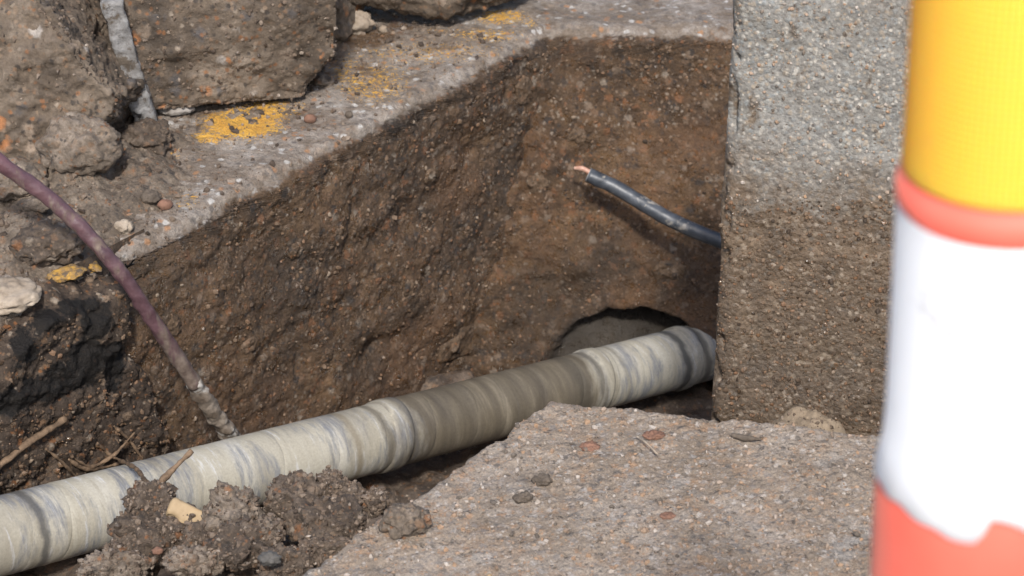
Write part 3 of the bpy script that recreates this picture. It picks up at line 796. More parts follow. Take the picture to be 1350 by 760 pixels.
# ------------------------------------------------------------------ stones and lumps on the kerb top
def lump(name, px, py, w, d, h, seed, mat, label, cat, group=None, level=4, rough=0.8, rz=0, z=None, lift=0.35, grain=90):
    p = onz(px, py, 0.0 if z is None else z)
    zz = top_z(p[0], p[1]) if z is None else z
    V, F = clod(w / 2, d / 2, h / 2, seed, level, rough, grain)
    V = rot(V, 0, 0, rz) + np.array((p[0], p[1], zz + h * lift))
    return put(name, V, F, mat, label, cat, group)
lump("soil_clod", 112, 250, 0.125, 0.10, 0.085, 71, M_dryclod, "pale rounded soil clod on the kerb in front of the left concrete block", "soil clod", None, 5, 0.75)
lump("soil_clod", 65, 340, 0.105, 0.08, 0.05, 72, M_clod, "dark crumbly clod on the kerb's edge below the purple conduit", "soil clod", None, 5, 0.9)
lump("soil_clod", 195, 198, 0.085, 0.07, 0.045, 73, M_clod, "dark soil clod tucked under the corner of the left concrete block", "soil clod", None, 5, 0.9)
lump("soil_clod", 25, 270, 0.10, 0.08, 0.05, 78, M_dryclod, "pale brown clod behind the purple conduit at the frame's left edge", "soil clod", None, 5, 0.8)
lump("stone", 8, 395, 0.10, 0.08, 0.035, 74, M_stone, "pale tan stone lying flat on the kerb's left end above the tar", "stone", None, 5, 0.5)
lump("stone", 164, 303, 0.026, 0.02, 0.02, 75, M_stone, "small cream stone at the kerb edge right of the purple conduit", "stone")
lump("stone", 140, 246, 0.013, 0.012, 0.011, 76, M_stone, "tiny tan pebble sitting on the pale clod", "stone", None, 3, 0.3, lift=4.0)
lump("stone", 470, 41, 0.058, 0.035, 0.046, 77, M_stone, "white jagged stone between the dark chunk and the top block", "stone", None, 4, 1.0)
lump("stone", 505, 42, 0.016, 0.014, 0.014, 79, M_stone, "little white chip just right of the white jagged stone", "stone", None, 3)
lump("stone", 233, 153, 0.060, 0.035, 0.022, 80, M_greystone, "pale grey flat fragment under the bottom edge of the square block", "stone", None, 4, 0.5, lift=0.5)
lump("stone", 409, 158, 0.021, 0.02, 0.014, 81, M_brick, "small reddish pebble near the kerb's yellow paint", "stone", None, 3, 0.5)
lump("stone", 460, 154, 0.013, 0.013, 0.013, 82, M_pebble, "small round dark pebble close to the kerb edge", "stone", None, 3, 0.4)
lump("stone", 427, 110, 0.035, 0.03, 0.016, 83, M_dryclod, "flat brown chip beside the square concrete block's right foot", "stone", None, 4, 0.6)
lump("stone", 218, 275, 0.022, 0.02, 0.016, 84, M_brick, "rusty brown pebble on the kerb edge between conduit and yellow specks", "stone", None, 3, 0.5)
lump("stone", 200, 272, 0.030, 0.024, 0.018, 85, M_pebble, "dark pebble left of the rusty brown one on the kerb edge", "stone", None, 4, 0.6)
lump("stone", 50, 303, 0.05, 0.03, 0.022, 86, M_dryclod, "tan flat stone in the loose soil under the purple conduit", "stone", None, 4, 0.5)

M_paintchip = mat_plain("yellow_paint_chip", (0.50, 0.28, 0.05), (0.14, 0.10, 0.065), 110, 0.85, 0.9, third=(0.12, 0.09, 0.062))
for px, py, w, d, h, sd, lb in ((88, 358, 0.058, 0.034, 0.010, 87, "yellow painted concrete chip on the kerb's left edge, above the tar"), (124, 343, 0.012, 0.030, 0.008, 88, "narrow yellow painted chip right under the purple conduit")):
    lump("painted_chip", px, py, w, d, h, sd, M_paintchip, lb, "chip", None, 4, 0.8, rz=35, lift=1.0)

# crumbs: small stones and soil grains too many to count
def crumbs(name, pts, sizes, mat, label, cat, seed=1, level=1):
    rng = np.random.RandomState(seed); S, F = ico(level)
    n = len(pts)
    sc = np.asarray(sizes)[:, None, None] * (0.6 + 0.8 * rng.rand(n, 1, 3)) * (1 + 0.28 * rng.normal(size=(n, len(S), 1)))
    V = (S[None] * sc + np.asarray(pts)[:, None, :]).reshape(-1, 3)
    Fa = (F[None] + (np.arange(n) * len(S))[:, None, None]).reshape(-1, 3)
    return put(name, V, Fa, mat, label, cat, kind='stuff', smooth=False)
rng = np.random.RandomState(5)
pts, siz = [], []
for k in range(5200):
    s = rng.uniform(-0.5, 0.95); o = -rng.uniform(0.004, 0.42) ** 1.0
    if s > 0.15 and o > -0.12 and rng.rand() < 0.45: continue
    p = ku(s, o, 0); z = top_z(p[0], p[1]); r = 0.0008 + 0.0044 * rng.rand() ** 5
    pts.append((p[0], p[1], z + r * 0.3)); siz.append(r)
crumbs("soil_crumbs", pts, siz, M_gritsoil, "soil crumbs and grit scattered over the kerb top", "crumbs", 3)

# ------------------------------------------------------------------ the pipe wrapped in tape
root = empty("wrapped_pipe", tuple(PA + PD * S0 - np.array((0, 0, PR))), "long pale tape-wrapped pipe crossing the trench and going into the end wall", "pipe")
X = Vector(PD); Yv = Vector((0, 0, 1)).cross(X).normalized(); Zv = X.cross(Yv)
Mx = Matrix((X, Yv, Zv)).transposed().to_4x4(); Mx.translation = Vector(PA + PD * S0)
root.matrix_world = Mx
def pipe_part(name, prof, seed, tilt=0.0, seg=72, label=None, rough=0.0005):
    """a lathe about the pipe's own x axis: prof = [(x, radius, seam)]"""
    prof = np.array(prof); th = np.linspace(0, 2 * math.pi, seg, endpoint=False)
    xs = prof[:, 0][:, None] + tilt * np.cos(th - 0.6)[None, :] * np.ones((len(prof), 1))
    r = prof[:, 1][:, None] * np.ones((1, seg))
    P = np.stack([xs, r * np.sin(th)[None, :], r * np.cos(th)[None, :]], -1).reshape(-1, 3)
    n = P * np.array((0, 1, 1)); n /= np.linalg.norm(n, axis=1)[:, None]
    P = P + n * (rough * fbm(P * np.array((2.5, 1, 1)), 24, 3, seed))[:, None]
    o = bpy.data.objects.new(name, make_mesh(name, P, grid_faces(len(prof), seg, True)[:, ::-1], M_pipe, {"seam": np.repeat(prof[:, 2], seg)}))
    COL.objects.link(o); o.parent = root
    if label: o['label'] = label
    return o
XE = PL - S0 + 0.15                                            # where the ragged end of the wrapping shows
core = pipe_part("pipe_body", [(0, PR - 0.0035, 0), (XE + 0.5, PR - 0.0035, 0)], 1, 0, 48)
rng = np.random.RandomState(11)
x, k = 0.0, 0
while x < XE - 0.02:
    w = rng.uniform(0.040, 0.110)
    if x + w > XE: w = XE - x
    lip = rng.choice([0.0000, 0.0001, 0.0002, 0.0004], p=[.4, .3, .2, .1])
    seamv = rng.choice([0.0, 0.05, 0.2, 0.8], p=[.4, .3, .2, .1])
    r0 = PR - 0.0022; r1 = r0 + lip
    pr = [(x - 0.002, r0 - 0.0006, seamv), (x, r0 - 0.0001, seamv * 0.4), (x + 0.006, r0 + 0.0002, 0.0)] + [(x + w * t, r0 + lip * t ** 1.6 * 0.8, 0) for t in (0.25, 0.4, 0.55, 0.7, 0.82)] \
        + [(x + w - 0.004, r1, 0.05), (x + w - 0.0008, r1 - 0.0002, seamv * 0.35), (x + w + 0.0004, r1 - 0.0005, seamv), (x + w + 0.0006, r0 - 0.0007, seamv)]
    pipe_part("tape_turn", pr, k * 1.7, 0.0075)
    x += w; k += 1
for px, w, h in ((506, 0.034, 0.0014), (775, 0.022, 0.0012), (893, 0.020, 0.0016)):
    x0 = pipe_s(px) - S0
    pipe_part("joint_band", [(x0 - w / 2 - 0.003, PR - 0.003, 1), (x0 - w / 2, PR + h * 0.6, 0.7)] + [(x0 + w * t, PR + h, 0.0) for t in (-.35, -.1, .15, .35)] + [(x0 + w / 2, PR + h * 0.6, 0.8), (x0 + w / 2 + 0.003, PR - 0.003, 1)], 50 + px, 0.0075, label="raised band of tape over a joint")
bpy.context.view_layer.update()

# ------------------------------------------------------------------ purple conduit going down behind the pipe
M_cond = Mat("conduit_plastic")
zc = M_cond.xyz()[2]
c = M_cond.ramp(M_cond.noise(26, 6, 0.65), [(0.3, (0.045, 0.023, 0.027)), (0.55, (0.088, 0.047, 0.053)), (0.75, (0.12, 0.066, 0.070))])
c = M_cond.mix(M_cond.math('MULTIPLY', M_cond.rng(zc, 0.36, 0.48), 0.55), c, (0.19, 0.075, 0.088))
stc = M_cond.n("ShaderNodeMapping", {0: M_cond.co, 3: (1.0, 1.0, 0.3)}).outputs[0]
low = M_cond.rng(zc, 0.16, -0.03, 0.0, 0.26)
mf = M_cond.rng(M_cond.math('ADD', M_cond.noise(40, 6, 0.7, 0.2, stc), low), 0.54, 0.66)
c = M_cond.mix(M_cond.math('MULTIPLY', mf, 0.8), c, M_cond.ramp(M_cond.noise(60, 5, 0.7), [(0.35, (0.065, 0.045, 0.030)), (0.65, (0.19, 0.15, 0.115))]))
M_cond = M_cond.out(c, M_cond.ramp(mf, [(0, 0.4), (1, 0.85)]), M_cond.bump(M_cond.noise(160, 5), 0.4, 0.003), 0.45)
M_condend = mat_plain("corroded_end", (0.075, 0.055, 0.038), (0.20, 0.165, 0.13), 45, 0.8, 1.0, third=(0.33, 0.31, 0.28))
cpts = [at(-90, 140, 2.95), at(0, 214, 3.0), at(75, 270, 3.04), at(150, 348, 3.08), at(203, 425, 3.14), at(258, 508, 3.235)]
cr = empty("conduit", tuple(cpts[-1]), "thin purplish conduit slanting down across the kerb to the back of the pipe", "conduit")
V, F = tube(cpts, [0.0112, 0.0112, 0.0110, 0.0108, 0.0110, 0.0114], 18, 120, 0.0016, 3)
put("tube", V, F, M_cond, parent=cr)
V, F = tube([at(254, 502, 3.23), at(275, 535, 3.27), at(300, 570, 3.325), at(322, 600, 3.38)], [0.0118, 0.0126, 0.0138, 0.016], 18, 70, 0.0045, 8)
put("corroded_end", V, F, M_condend, label="pale crusted lower end", parent=cr)

# ------------------------------------------------------------------ cut black cable
M_cab = Mat("cable_sheath")
c = M_cab.ramp(M_cab.noise(40, 6, 0.6), [(0.35, (0.022, 0.026, 0.032)), (0.65, (0.060, 0.066, 0.075))])
c = M_cab.mix(M_cab.math('MULTIPLY', M_cab.rng(M_cab.noise(30, 6, 0.7), 0.56, 0.63), 0.85), c, (0.25, 0.225, 0.19))
M_cab = M_cab.out(c, 0.42, M_cab.bump(M_cab.noise(150, 4), 0.2, 0.002), 0.5)
M_cop = mat_plain("copper_core", (0.30, 0.15, 0.10), (0.48, 0.32, 0.25), 60, 0.4, 0.2)
M_rim = mat_plain("sheath_cut_face", (0.10, 0.105, 0.11), (0.19, 0.19, 0.19), 60, 0.6, 0.2)
q = [at(776, 231, 3.86), at(820, 252, 3.86), at(880, 288, 3.84), at(950, 318, 3.83), at(1030, 345, 3.90), at(1090, 350, 4.05)]
cb = empty("black_cable", tuple(q[-1]), "cut black cable with bare copper tip sticking out past the concrete post", "cable")
V, F = tube(q, 0.0132, 20, 90, 0.0010, 4)
put("sheath", V, F, M_cab, parent=cb)
dirc = (q[0] - q[1]) / np.linalg.norm(q[0] - q[1])
V, F = tube([q[0] - dirc * 0.002, q[0] + dirc * 0.0015], 0.0128, 20, 3, 0.0006, 5)
put("cut_face", V, F, M_rim, parent=cb)
V, F = tube([q[0] - dirc * 0.004 + np.array((0, 0, 0.006)), q[0] + dirc * 0.012 + np.array((0, 0, 0.007)), at(757, 222, 3.86)], [0.0046, 0.0044, 0.0030], 12, 14, 0.0004, 6)
put("copper_core", V, F, M_cop, parent=cb)

# ------------------------------------------------------------------ twigs and roots
def twig(pts, rad, label, mat=M_rootm, cat="twig", name="twig", seed=1.0):
    V, F = tube(pts, rad, 8, len(pts) * 14, 0.0022, seed)
    return put(name, V, F, mat, label, cat)
twig([on_bank(-30, 640), on_bank(30, 590), on_bank(86, 553)], [0.0042, 0.0046, 0.0050], "straight brown twig leaning on the dark soil bank behind the pipe", seed=2)
twig([on_bank(60, 592), on_bank(80, 608), on_bank(102, 630)], [0.0018, 0.0022, 0.0016], "short curved root on the soil bank left of the crossed roots", cat="root", name="root", seed=3)
twig([on_bank(94, 602), on_bank(120, 615), on_bank(150, 600), on_bank(178, 570)], [0.0018, 0.0022, 0.0022, 0.0014], "thin pale root rising from the crossed roots behind the pipe", cat="root", name="root", seed=4)
twig([on_bank(90, 606), on_bank(112, 618), on_bank(140, 616), on_bank(160, 610)], [0.0028, 0.0034, 0.0030, 0.0016], "thick dark root lying low just above the pipe", cat="root", name="root", seed=5)
twig([on_bank(128, 584), on_bank(150, 603, 0.02), at(178, 617, 3.03), at(190, 632, 2.92), at(204, 650, 2.80)], [0.0016, 0.0024, 0.0028, 0.0030, 0.003], "bent twig reaching over the pipe from the bank to the clods", seed=6)
twig([on_bank(150, 562), on_bank(170, 580), on_bank(188, 605)], [0.0022, 0.0026, 0.0018], "short dark root hanging on the bank beside the muddy kerb side", cat="root", name="root", seed=7)
twig([at(205, 645, 2.79), at(225, 622, 2.80), at(253, 594, 2.81)], [0.0040, 0.0030, 0.0032], "knobbly twig poking up out of the top clod in front of the pipe", seed=8)

# ------------------------------------------------------------------ concrete slab in front
SC = [onz(729, 525), onz(1500, 606), onz(1750, 1450), onz(-600, 1450)]                 # far corner, far right, near right, near left
c0, c1, c2, c3 = [np.array(p) for p in SC]
nu = 430; nv = 430
tu = np.linspace(0, 1, nu); tv = np.linspace(0, 1, nv) ** 1.25
Uu, Vv = np.meshgrid(tu, tv, indexing='ij'); Uu = Uu.ravel()[:, None]; Vv = Vv.ravel()[:, None]
TOP = (1 - Vv) * ((1 - Uu) * c0 + Uu * c1) + Vv * ((1 - Uu) * c3 + Uu * c2)
wob = 0.006 * fbm(TOP, 11, 4, 91)[:, None] + 0.005 * fbm(TOP, 45, 3, 92)[:, None]
eL = np.exp(-(Uu * 1.2 / 0.02) ** 2); eF = np.exp(-(Vv * 1.0 / 0.02) ** 2)
sl = (c3 - c0) / np.linalg.norm(c3 - c0); nl = np.array((-sl[1], sl[0], 0)); nl = nl if nl @ (c1 - c0) < 0 else -nl
TOP = TOP + nl * wob * eL + np.array((0, 1, 0)) * wob * eF
edge = np.minimum(Uu * 1.3, Vv * 1.1)[:, 0]
TOP[:, 2] = 0.004 * fbm(TOP, 6, 3, 93) + 0.0030 * fbm(TOP, 28, 4, 94) + 0.0019 * stones(TOP, 75, 95) + 0.0016 * stones(TOP, 170, 96) - 0.008 * np.exp(-edge / 0.006)
BOT = TOP.copy(); 
ring = np.concatenate([np.arange(nu) * nv, (nu - 1) * nv + np.arange(1, nv), (np.arange(nu - 2, -1, -1)) * nv + nv - 1, np.arange(nv - 2, 0, -1)])
sk = []
Vs = [TOP]; off = len(TOP); levels = [-0.02, -0.05, -0.09, -0.13]
cen = (c0 + c1 + c2 + c3) / 4
F = [grid_faces(nu, nv)[:, ::-1]]; prev = ring
for L in levels:
    P = TOP[ring].copy(); out = P - cen; out[:, 2] = 0; out /= np.linalg.norm(out, axis=1)[:, None]
    Q0 = P.copy(); P[:, 2] = L; P += out * (0.004 + 0.006 * fbm(P, 22, 3, 97))[:, None]
    idx = off + np.arange(len(ring)); off += len(ring); Vs.append(P)
    nx = np.roll(np.arange(len(ring)), -1)
    F.append(np.stack([prev, idx, idx[nx], prev[nx]], 1)); prev = idx
Vs.append(np.array([[cen[0], cen[1], -0.13]])); F = np.concatenate(F)
tri = np.concatenate([F[:, [0, 1, 2]], F[:, [0, 2, 3]], np.stack([np.full(len(ring), off), np.roll(prev, -1), prev], 1)])
put("concrete_slab", np.concatenate(Vs), tri, M_slab, "rough grey-brown concrete slab in the foreground with a broken corner toward the pipe", "concrete slab")
SBVH = BVHTree.FromPolygons([tuple(v) for v in TOP.tolist()], grid_faces(nu, nv).tolist())
def slab_z(x, y):
    h = SBVH.ray_cast(Vector((x, y, 0.2)), Vector((0, 0, -1)))
    return h[0].z if h[0] is not None else None

def on_slab(name, px, py, w, d, h, seed, mat, label, cat, level=4, rough=0.8, rz=0, lift=0.35):
    p = onz(px, py); z = slab_z(p[0], p[1]) or 0
    V, F = clod(w / 2, d / 2, h / 2, seed, level, rough)
    return put(name, rot(V, 0, 0, rz) + np.array((p[0], p[1], z + h * lift)), F, mat, label, cat)
on_slab("soil_clod", 535, 700, 0.056, 0.045, 0.034, 101, M_dryclod, "brown mud clod lying alone on the slab near its left edge", "soil clod", 5, 0.9)
on_slab("soil_crumb", 714, 637, 0.022, 0.016, 0.012, 102, M_pebble, "pair-sized dark crumb on the slab, nearer the far edge than its twin", "soil crumb", 4, 1.0)
on_slab("soil_crumb", 690, 661, 0.021, 0.014, 0.009, 103, M_pebble, "dark crumb on the slab closer to the big mud clod", "soil crumb", 4, 1.0)
on_slab("brick_chip", 778, 588, 0.024, 0.018, 0.007, 104, M_brick, "flat red-brown chip on the slab, left of the other red chip", "chip", 4, 1.0)
on_slab("brick_chip", 862, 574, 0.026, 0.017, 0.007, 105, M_brick, "flat red-brown chip on the slab beside a pale straw", "chip", 4, 1.0)
on_slab("brick_chip", 880, 682, 0.018, 0.014, 0.003, 107, M_brick, "faint rusty chip in the middle of the slab", "chip", 4, 0.8)
on_slab("stone", 645, 789 - 0 - 0 - 0 - 27, 0.006, 0.006, 0.005, 106, M_wood, "tiny yellow grain on the slab at the bottom of the photo", "stone", 3, 0.4)
p = [onz(840, 576, 0.006), onz(852, 584, 0.012), onz(868, 600, 0.006)]
twig(p, [0.0009, 0.0009, 0.0008], "thin pale straw on the slab beside the red chip", M_stone, "straw", "straw", 9)
p = [onz(965, 574, 0.006), onz(985, 578, 0.008), onz(1003, 579, 0.005)]
twig(p, [0.0028, 0.0034, 0.0022], "short dark twig on the slab in front of the concrete post", M_pebble, seed=10)
rng = np.random.RandomState(8); pts, siz = [], []
for k in range(2600):
    px = rng.uniform(400, 1200); py = rng.uniform(530, 780); p = onz(px, py); z = slab_z(p[0], p[1])
    if z is None: continue
    r = 0.0008 + 0.0030 * rng.rand() ** 3.5
    pts.append((p[0], p[1], z + 0.2 * r)); siz.append(r)
crumbs("grit", pts, siz, M_gritslab, "fine grit scattered on the slab", "grit", 5)

# ------------------------------------------------------------------ concrete post
pb = ony(950, 560, 2.46)
V, F, N = box_grid((0.30, 0.18, 0.96), 0.0030, 0.016)
Vw = V.copy()
d = 0.004 * fbm(V, 6, 3, 111) + 0.0010 * fbm(V, 40, 5, 112, 0.65) + 0.0007 * stones(V, 125, 113) + 0.0006 * stones(V, 230, 114)
corner = sstep(np.abs(N[:, 0]), 0.05, 0.5) * sstep(np.abs(N[:, 1]), 0.05, 0.5)
d -= corner * 0.030 * np.clip(fbm(V, 22, 4, 117) - 0.05, 0, 1)
V = V + N * d[:, None]
V[:, 2] += 0.48
V = rot(V, 0, 0, -11)
V += np.array((pb[0] + 0.160, pb[1] + 0.108, -0.37))
V[:, 0] -= 0.004
POST = put("concrete_post", V, F, M_post, "upright square concrete post, bare grey aggregate above and mud-splashed brown below", "post")
px, py = pix(V)
m = np.nonzero((py > 262) & (py < 600) & (px > 930) & (V[:, 1] < pb[1] + 0.06))[0]
grit_on(POST, V, _r.choice(m, 4500), grain_sizes(_r, 4500, 0.0007, 0.0032, 2.6), M_gritwet, 51)
m = np.nonzero((py < 275) & (px > 930) & (V[:, 1] < pb[1] + 0.06))[0]
grit_on(POST, V, _r.choice(m, 1500), grain_sizes(_r, 1500, 0.0007, 0.0030, 2.6), M_gritslab, 52)
# sand heap at its foot
A, B = np.meshgrid(np.linspace(-1, 1, 70), np.linspace(-1, 1, 50), indexing='ij'); A = A.ravel(); B = B.ravel()
c = ony(1062, 572, 2.44)
rr2 = (A / 0.80) ** 2 + ((B - 0.1) / 0.9) ** 2
H = (0.028 + 0.012 * fbm(np.stack([A, B, 0 * A], 1), 2.2, 3, 116)) * np.exp(-rr2 * 1.3) - 0.05 * np.clip(rr2, 0, 2)
V = np.stack([c[0] + A * 0.105, c[1] + B * 0.085, c[2] - 0.004 + H], 1); V[:, 2] += 0.006 * fbm(V, 40, 5, 115, 0.65)
SAND = put("sand_heap", V, grid_faces(70, 50), M_sand, "little smooth heap of tan sand at the foot of the concrete post", "sand heap")

_m = np.nonzero(H > 0.0)[0]
grit_on(SAND, V, _r.choice(_m, 160), grain_sizes(_r, 160, 0.0006, 0.0030, 2.5), M_gritsoil, 53)

# ------------------------------------------------------------------ soil heap and clods in front of the pipe
hc = at(300, 735, 2.76)
nu, nv = 230, 150
A, B = np.meshgrid(np.linspace(-0.42, 0.34, nu), np.linspace(-0.19, 0.20, nv), indexing='ij'); A = A.ravel(); B = B.ravel()
sdir = U; sn = -NT
base = hc[None, :] + sdir[None, :] * A[:, None] + sn[None, :] * B[:, None]
prof = np.exp(-((A + 0.0) / 0.24) ** 4) * (1 - sstep(B, -0.02, 0.13))
z0 = hc[2] + 0.01
zf = -0.55
zz = zf + (z0 - zf) * prof + 0.020 * fbm(base, 9, 3, 121) + 0.010 * fbm(base, 28, 4, 122) + 0.006 * stones(base, 55, 123) + 0.004 * stones(base, 120, 124)
Vh = base.copy(); Vh[:, 2] = zz
put("soil_heap", Vh, grid_faces(nu, nv), M_clod, "dark heap of dug soil between the slab's left edge and the pipe", "soil heap")
def heap_clod(px, py, w, h, d, seed, mat, label, depth=None, rough=1.0, level=5, rz=0):
    sc = d / FPX
    V, F = clod(w * sc / 2, (depth or min(w, h)) * sc / 2, h * sc / 2, seed, level, rough)
    return put("soil_clod", rot(V, 0, 0, rz) + at(px, py, d), F, mat, label, "soil clod", "soil clods heaped in front of the pipe")
heap_clod(205, 708, 105, 88, 2.78, 131, M_clod, "big dark clod at the left of the heap, hiding part of the pipe")
heap_clod(198, 660, 68, 50, 2.79, 132, M_clod, "crumbly clod carrying the knobbly twig on top of the big dark clod")
heap_clod(240, 695, 55, 46, 2.76, 147, M_clod, "small dark clod under the cut wood chip")
heap_clod(306, 680, 66, 80, 2.74, 133, M_dryclod, "upright pale-topped clod right of the cut wood chip")
heap_clod(390, 658, 70, 68, 2.76, 134, M_clod, "tall clod with a rounded brown crown in front of the pipe")
heap_clod(436, 640, 36, 42, 2.77, 135, M_clod, "small knob of soil crowning the right end of the heap")
heap_clod(462, 660, 42, 45, 2.77, 136, M_clod, "rounded clod right of the crowning knob")
heap_clod(430, 690, 110, 62, 2.72, 137, M_clod, "broad glittering clod on the heap beside the slab edge")
heap_clod(494, 662, 30, 36, 2.75, 138, M_clod, "outermost right clod of the heap next to the slab corner")
heap_clod(352, 705, 46, 42, 2.70, 139, M_dryclod, "round pale clod with fibres in the middle of the heap")
heap_clod(318, 722, 80, 64, 2.69, 140, M_clod, "dark smooth clod below the upright pale-topped one")
heap_clod(255, 742, 76, 40, 2.67, 141, M_dryclod, "pale brown clod with a straight edge at the bottom of the heap")
heap_clod(150, 748, 92, 44, 2.72, 142, M_dryclod, "low flat brown clod at the bottom left of the heap")
heap_clod(378, 745, 70, 46, 2.66, 143, M_clod, "dark clod at the bottom of the heap near the slab edge")
heap_clod(430, 728, 80, 38, 2.68, 144, M_clod, "grey-brown clod squeezed against the slab's left edge")
heap_clod(170, 738, 60, 60, 2.76, 145, M_clod, "dark clod under the left side of the big dark clod")
heap_clod(270, 715, 60, 60, 2.74, 146, M_clod, "dark clod between the red brick bit and the smooth clod")
V, F = chunk((0.060, 0.030, 0.012), 0.0015, 0.003, [((1.0, -0.3, 0.3), 0.022), ((-0.3, -1, 0.2), 0.012)], 151, (0.004, 0.001, 0.0003))
put("wood_chip", rot(V, 48, 24, -8) + at(252, 686, 2.750), F, M_wood, "pale yellow cut wood chip wedged between clods in front of the pipe", "wood chip")
V, F = clod(0.007, 0.005, 0.005, 152, 3, 0.8)
put("brick_chip", V + at(208, 727, 2.705), F, M_brick, "small red brick bit on the front of the big dark clod", "chip")
V, F = clod(0.013, 0.008, 0.009, 153, 4, 0.6)
put("stone", V + at(356, 737, 2.62), F, mat_plain("slate_stone", (0.055, 0.052, 0.048), (0.095, 0.088, 0.08), 50, 0.85, 0.5), "small bluish slate stone at the bottom of the soil heap", "stone")
rng = np.random.RandomState(19); pts, siz = [], []
for k in range(700):
    px = rng.uniform(150, 510); py = rng.uniform(650, 760) ; t = (py - 650) / 110
    p = at(px, py, 2.78 - 0.12 * t); 
for o in [o for o in bpy.data.objects if o.name.startswith("soil_clod") and o.get("group")]:
    co = np.empty(len(o.data.vertices) * 3, dtype=np.float32); o.data.vertices.foreach_get("co", co); co = co.reshape(-1, 3) + np.array(o.location)
    up = co[co[:, 2] > np.percentile(co[:, 2], 25)]
    for p in up[rng.choice(len(up), 420)]:
        r = 0.0007 + 0.0030 * rng.rand() ** 2.8
        pts.append(p); siz.append(r)
crumbs("soil_crumbs", pts, siz, M_gritsoil, "soil crumbs clinging to the heap of clods", "crumbs", 9)

# ------------------------------------------------------------------ delineator post with reflective bands
def mat_orange():
    M = Mat("orange_plastic")
    c = M.ramp(M.noise(14, 4), [(0.3, (0.86, 0.135, 0.090)), (0.7, (0.92, 0.17, 0.12))])
    return M.out(c, 0.5, M.bump(M.noise(60, 3), 0.05, 0.002), 0.5, **{'Sheen Weight': 0.5, 'Sheen Roughness': 0.4, 'Sheen Tint': (1.0, 0.45, 0.35, 1)})
def mat_sheet(name, c1, c2, metallic, rough, bstr=0.15, sheen=(1, 1, 1)):
    M = Mat(name)
    x, y, z = M.xyz()[0:3]
    ang = M.math('MULTIPLY', M.math('ARCTAN2', x, y), 0.05)
    co = M.n("ShaderNodeCombineXYZ", {0: ang, 1: z, 2: 0.0}).outputs[0]
    d, cc = M.voro(330, co, 0.0)
    c = M.mix(M.rng(d, 0.3, 0.65), (*c1, 1), (*c2, 1))
    c = M.mix(M.math('MULTIPLY', M.rng(M.noise(16, 6, 0.7, 0.3), 0.62, 0.70), 0.6), c, (0.26, 0.24, 0.22))
    return M.out(c, rough, M.bump(d, bstr, 0.004), 0.6, **{'Metallic': metallic, 'Subsurface Weight': 0.75, 'Subsurface Radius': (1.0, 0.45, 0.12) if sheen != (1, 1, 1) else (1.0, 0.95, 0.9), 'Subsurface Scale': 0.035, 'Sheen Weight': 0.9, 'Sheen Roughness': 0.35, 'Sheen Tint': (*sheen, 1)})
M_or = mat_orange()
M_white = mat_sheet("white_reflective_sheeting", (0.90, 0.91, 0.93), (0.82, 0.83, 0.86), 0.0, 0.35)
M_yel = mat_sheet("yellow_reflective_sheeting", (1.0, 0.57, 0.06), (1.0, 0.42, 0.03), 0.0, 0.5, 0.35, (1.0, 0.30, 0.03))
dY = 0.89
zy = at(1180, 250, 0.95)[2] - 0.004          # height of the upper collar
z_lo = 0.955
LEAN = R(-2.6)
dr = empty("delineator", (0, 0, 0), "orange plastic delineator with a white band and a yellow band, standing blurred up front", "delineator")
dr.matrix_world = Matrix.Translation((0.2245 - math.sin(LEAN) * zy, dY, -0.012)) @ Matrix.Rotation(LEAN, 4, 'Y')
def lathe(prof, seg=96, jag=None):
    prof = np.array(prof); th = np.linspace(0, 2 * math.pi, seg, endpoint=False)
    z = prof[:, 1][:, None] * np.ones((1, seg))
    if jag is not None: z = z + jag(th)[None, :] * prof[:, 2][:, None]
    r = prof[:, 0][:, None]
    P = np.stack([r * np.sin(th)[None, :], -r * np.cos(th)[None, :], z], -1).reshape(-1, 3)
    return P, grid_faces(len(prof), seg, True)
def dpart(name, prof, mat, jag=None, label=None):
    V, F = lathe(prof, 96, jag)
    o = bpy.data.objects.new(name, make_mesh(name, V, F[:, ::-1] if prof[0][1] > prof[-1][1] else F, mat)); COL.objects.link(o); o.parent = dr
    if label: o['label'] = label
    return o
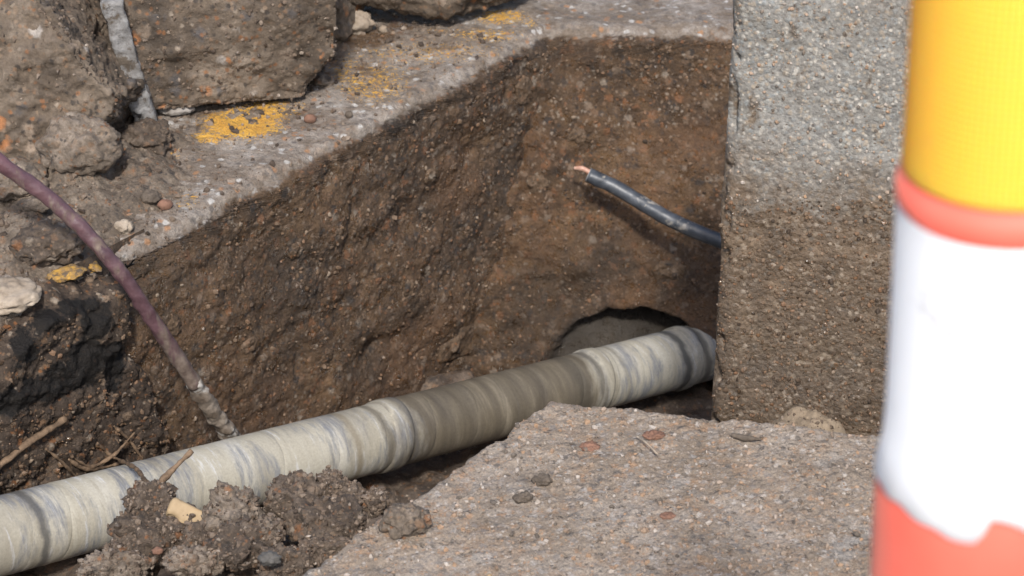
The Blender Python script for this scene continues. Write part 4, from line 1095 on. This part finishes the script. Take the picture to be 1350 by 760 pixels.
dpart("tube", [(0.0, 0.02, 0), (0.053, 0.02, 0), (0.0535, 0.30, 0), (0.0530, z_lo - 0.04, 0), (0.0528, z_lo - 0.012, 0), (0.0500, z_lo + 0.002, 0), (0.0480, z_lo + 0.01, 0), (0.0478, zy - 0.0125, 0), (0.0496, zy - 0.0100, 0), (0.0500, zy - 0.004, 0), (0.0490, zy + 0.001, 0), (0.0462, zy + 0.005, 0), (0.045, zy + 0.105, 0), (0.044, zy + 0.112, 0), (0.036, zy + 0.118, 0), (0.0, zy + 0.121, 0)], M_or)
def jag(th):
    a = np.degrees(th); a = np.where(a > 180, a - 360, a)
    return np.interp(a, [-180, -60, -50, -40, -28, -17, -13, -10, -7, -2, 10, 40, 180], [0, .002, 0, -.002, -.004, -.006, -.005, .004, 0.011, 0.009, 0.002, .002, 0]) + 0.0008 * np.sin(th * 17)
dpart("white_band", [(0.0482, zy - 0.0120, 0), (0.0490, zy - 0.0120, 0), (0.0490, zy - 0.0132, 0), (0.0490, zy - 0.06, 0), (0.0492, z_lo + 0.03, 0.2), (0.0502, z_lo + 0.008, 0.6), (0.0536, z_lo - 0.010, 1), (0.0532, z_lo - 0.0105, 1), (0.049, z_lo - 0.0105, 1)], M_white, jag, "white reflective band with a torn lower edge")
dpart("yellow_band", [(0.0452, zy + 0.0065, 0), (0.0474, zy + 0.0066, 0), (0.04738, zy + 0.0078, 0), (0.0468, zy + 0.06, 0), (0.04622, zy + 0.1108, 0), (0.0462, zy + 0.112, 0), (0.0438, zy + 0.112, 0)], M_yel, None, "yellow reflective band")
M_rub = mat_plain("base_rubber", (0.02, 0.02, 0.02), (0.04, 0.038, 0.035), 40, 0.8, 0.4)
V, F = lathe([(0.0, 0.0, 0), (0.175, 0.0, 0), (0.18, 0.012, 0), (0.175, 0.03, 0), (0.09, 0.055, 0), (0.0, 0.056, 0)], 8)
o = bpy.data.objects.new("rubber_base", make_mesh("rubber_base", V, F, M_rub, smooth=False)); COL.objects.link(o); o.parent = dr
